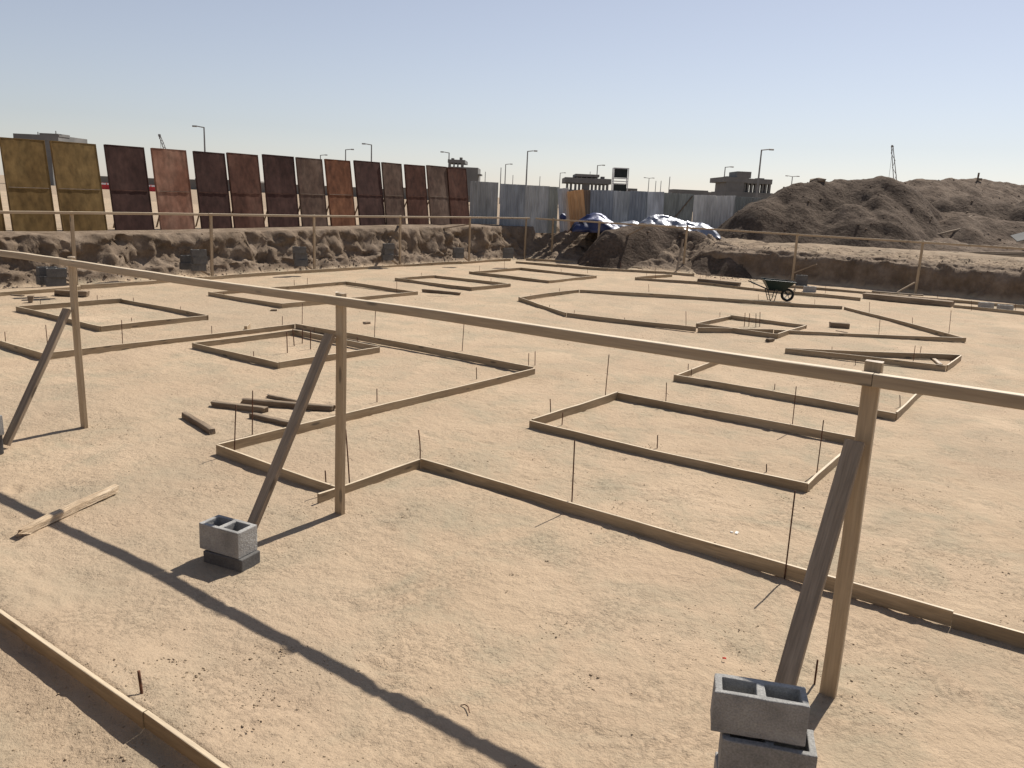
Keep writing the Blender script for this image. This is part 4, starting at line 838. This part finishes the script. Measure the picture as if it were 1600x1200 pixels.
for x in (1164, 1169, 1175, 1181, 1186, 1192, 1197, 1203): sk.append(('column', x-1.5, 286, x+1.5, 302.5, .8, M_CONC, .4))
sk += [('formwork', 1136, 275.5, 1142, 278, 2), ('formwork', 1186, 278.5, 1195, 280.5, 2)]
far_building('unfinished concrete villa with a small roof room left of the big mound', 125, sk)
# scaffold tower with dark netting
t0 = D(967, 320, 62); t = thing('scaffold_tower', 'narrow white framed tower with two dark panels above the metal fence', 'tower', (t0.x, t0.y, 1.2)); zt = D(967, 262, 62).z-1.2; W_ = 22/F_PX*62; mw = Matrix.Translation(t.location) @ Matrix.Rotation(YAW, 4, 'Z')
M_WHT = mat('white_frame', [(.5, .5, .5), (.6, .6, .6)], bump=0, rough=.5); M_NET = mat('dark_net', [(.015, .02, .02), (.03, .035, .035)], bump=0, rough=.7)
for sx in (-1, 1):
    for sy in (0, 1):
        mb = MB(); mb.tube([(sx*W_/2, sy*.8, -.2), (sx*W_/2, sy*.8, zt)], .035, 6); mb.build('upright', M_WHT, t, mw)
for z in (zt, zt-.72, zt-.93, zt-1.1, zt-1.72):
    mb = MB(); mb.box((-W_/2+.04, -.02, z-.06), (W_/2-.04, .03, z)); mb.box((-W_/2+.04, .78, z-.05), (W_/2-.04, .82, z)); mb.build('crossbar', M_WHT, t, mw)
for z0_, z1_ in ((zt-.70, zt-.07), (zt-1.65, zt-1.17)):
    mb = MB(); mb.box((-W_/2+.05, .05, z0_), (W_/2-.06, .09, z1_)); mb.build('dark_panel', M_NET, t, mw)
# low walls and roofs on the horizon
def far_wall(px0, px1, py, dist, label, seed, m=M_FAR, step=True, cat='wall', name='distant_wall'):
    a_ = D(px0, py, dist); b_ = D(px1, py+ (px1-px0)*.0456, dist); x = Vector((b_.x-a_.x, b_.y-a_.y, 0)); L = x.length; rz = math.atan2(x.y, x.x); zt_ = a_.z-1.2; mb = MB(); k = 0; rnd = random.Random(seed); xx = 0
    while xx < L:
        w__ = min(L-xx, rnd.uniform(6, 16)*dist/200); mb.box((xx, 0, -.5), (xx+w__*.998, 6, zt_*(1+(rnd.uniform(-.12, .12) if step else 0)))); xx += w__
    return tag(mb.build(name, m, None, Matrix.Translation((a_.x, a_.y, 1.2)) @ Matrix.Rotation(rz, 4, 'Z')), label, cat, None)
far_wall(140, 735, 272.5, 170, 'long dark low line of site walls seen through the gaps between steel panels', 4)
far_wall(978, 996, 294, 150, 'low flat roofed hut right of the scaffold tower', 6, M_CONC, False, 'hut', 'distant_hut')
far_wall(1052, 1125, 299, 190, 'row of low flat roofs peeping over the metal fence', 8, M_CONC, True, 'buildings', 'distant_rooftops')
M_RED = mat('red_plastic_barrier', [(.5, .03, .03), (.6, .05, .05)], bump=0, rough=.5); M_WH = mat('white_plastic_barrier', [(.7, .7, .7), (.8, .8, .8)], bump=0, rough=.5)
for k in range(9):
    px = 150+k*11.5; d_ = 104; p = D(px, 285, d_); prof = [(-.3, 0), (.3, 0), (.3, .15), (.12, .4), (.09, 1.0), (-.09, 1.0), (-.12, .4), (-.3, .15)]; hw = .43
    v = [(x, y, z) for x in (-hw, hw) for (y, z) in prof]; f = [tuple(reversed(range(8))), tuple(range(8, 16))]+[(i, (i+1) % 8, 8+(i+1) % 8, 8+i) for i in range(8)]
    where = 'seen left of the dark plum panel' if k < 2 else ('seen left of the salmon panel' if k in (7, 8) else 'hidden behind the dark plum panel')
    t = thing('road_barrier', 'red and white plastic road barrier, %s, %s from left' % (where, ORD[k]), 'road barrier', (p.x, p.y, 1.2), 'red and white road barriers beyond the panels')
    raw('barrier_body', v, f, M_RED, t, Matrix.Translation((p.x, p.y, 1.2)) @ Matrix.Rotation(YAW, 4, 'Z'))
    mb = MB(); mb.box((-hw*.9, -.16, .78), (hw*.9, .16, .98)); mb.build('white_band', M_WH, t, Matrix.Translation((p.x, p.y, 1.2)) @ Matrix.Rotation(YAW, 4, 'Z'))
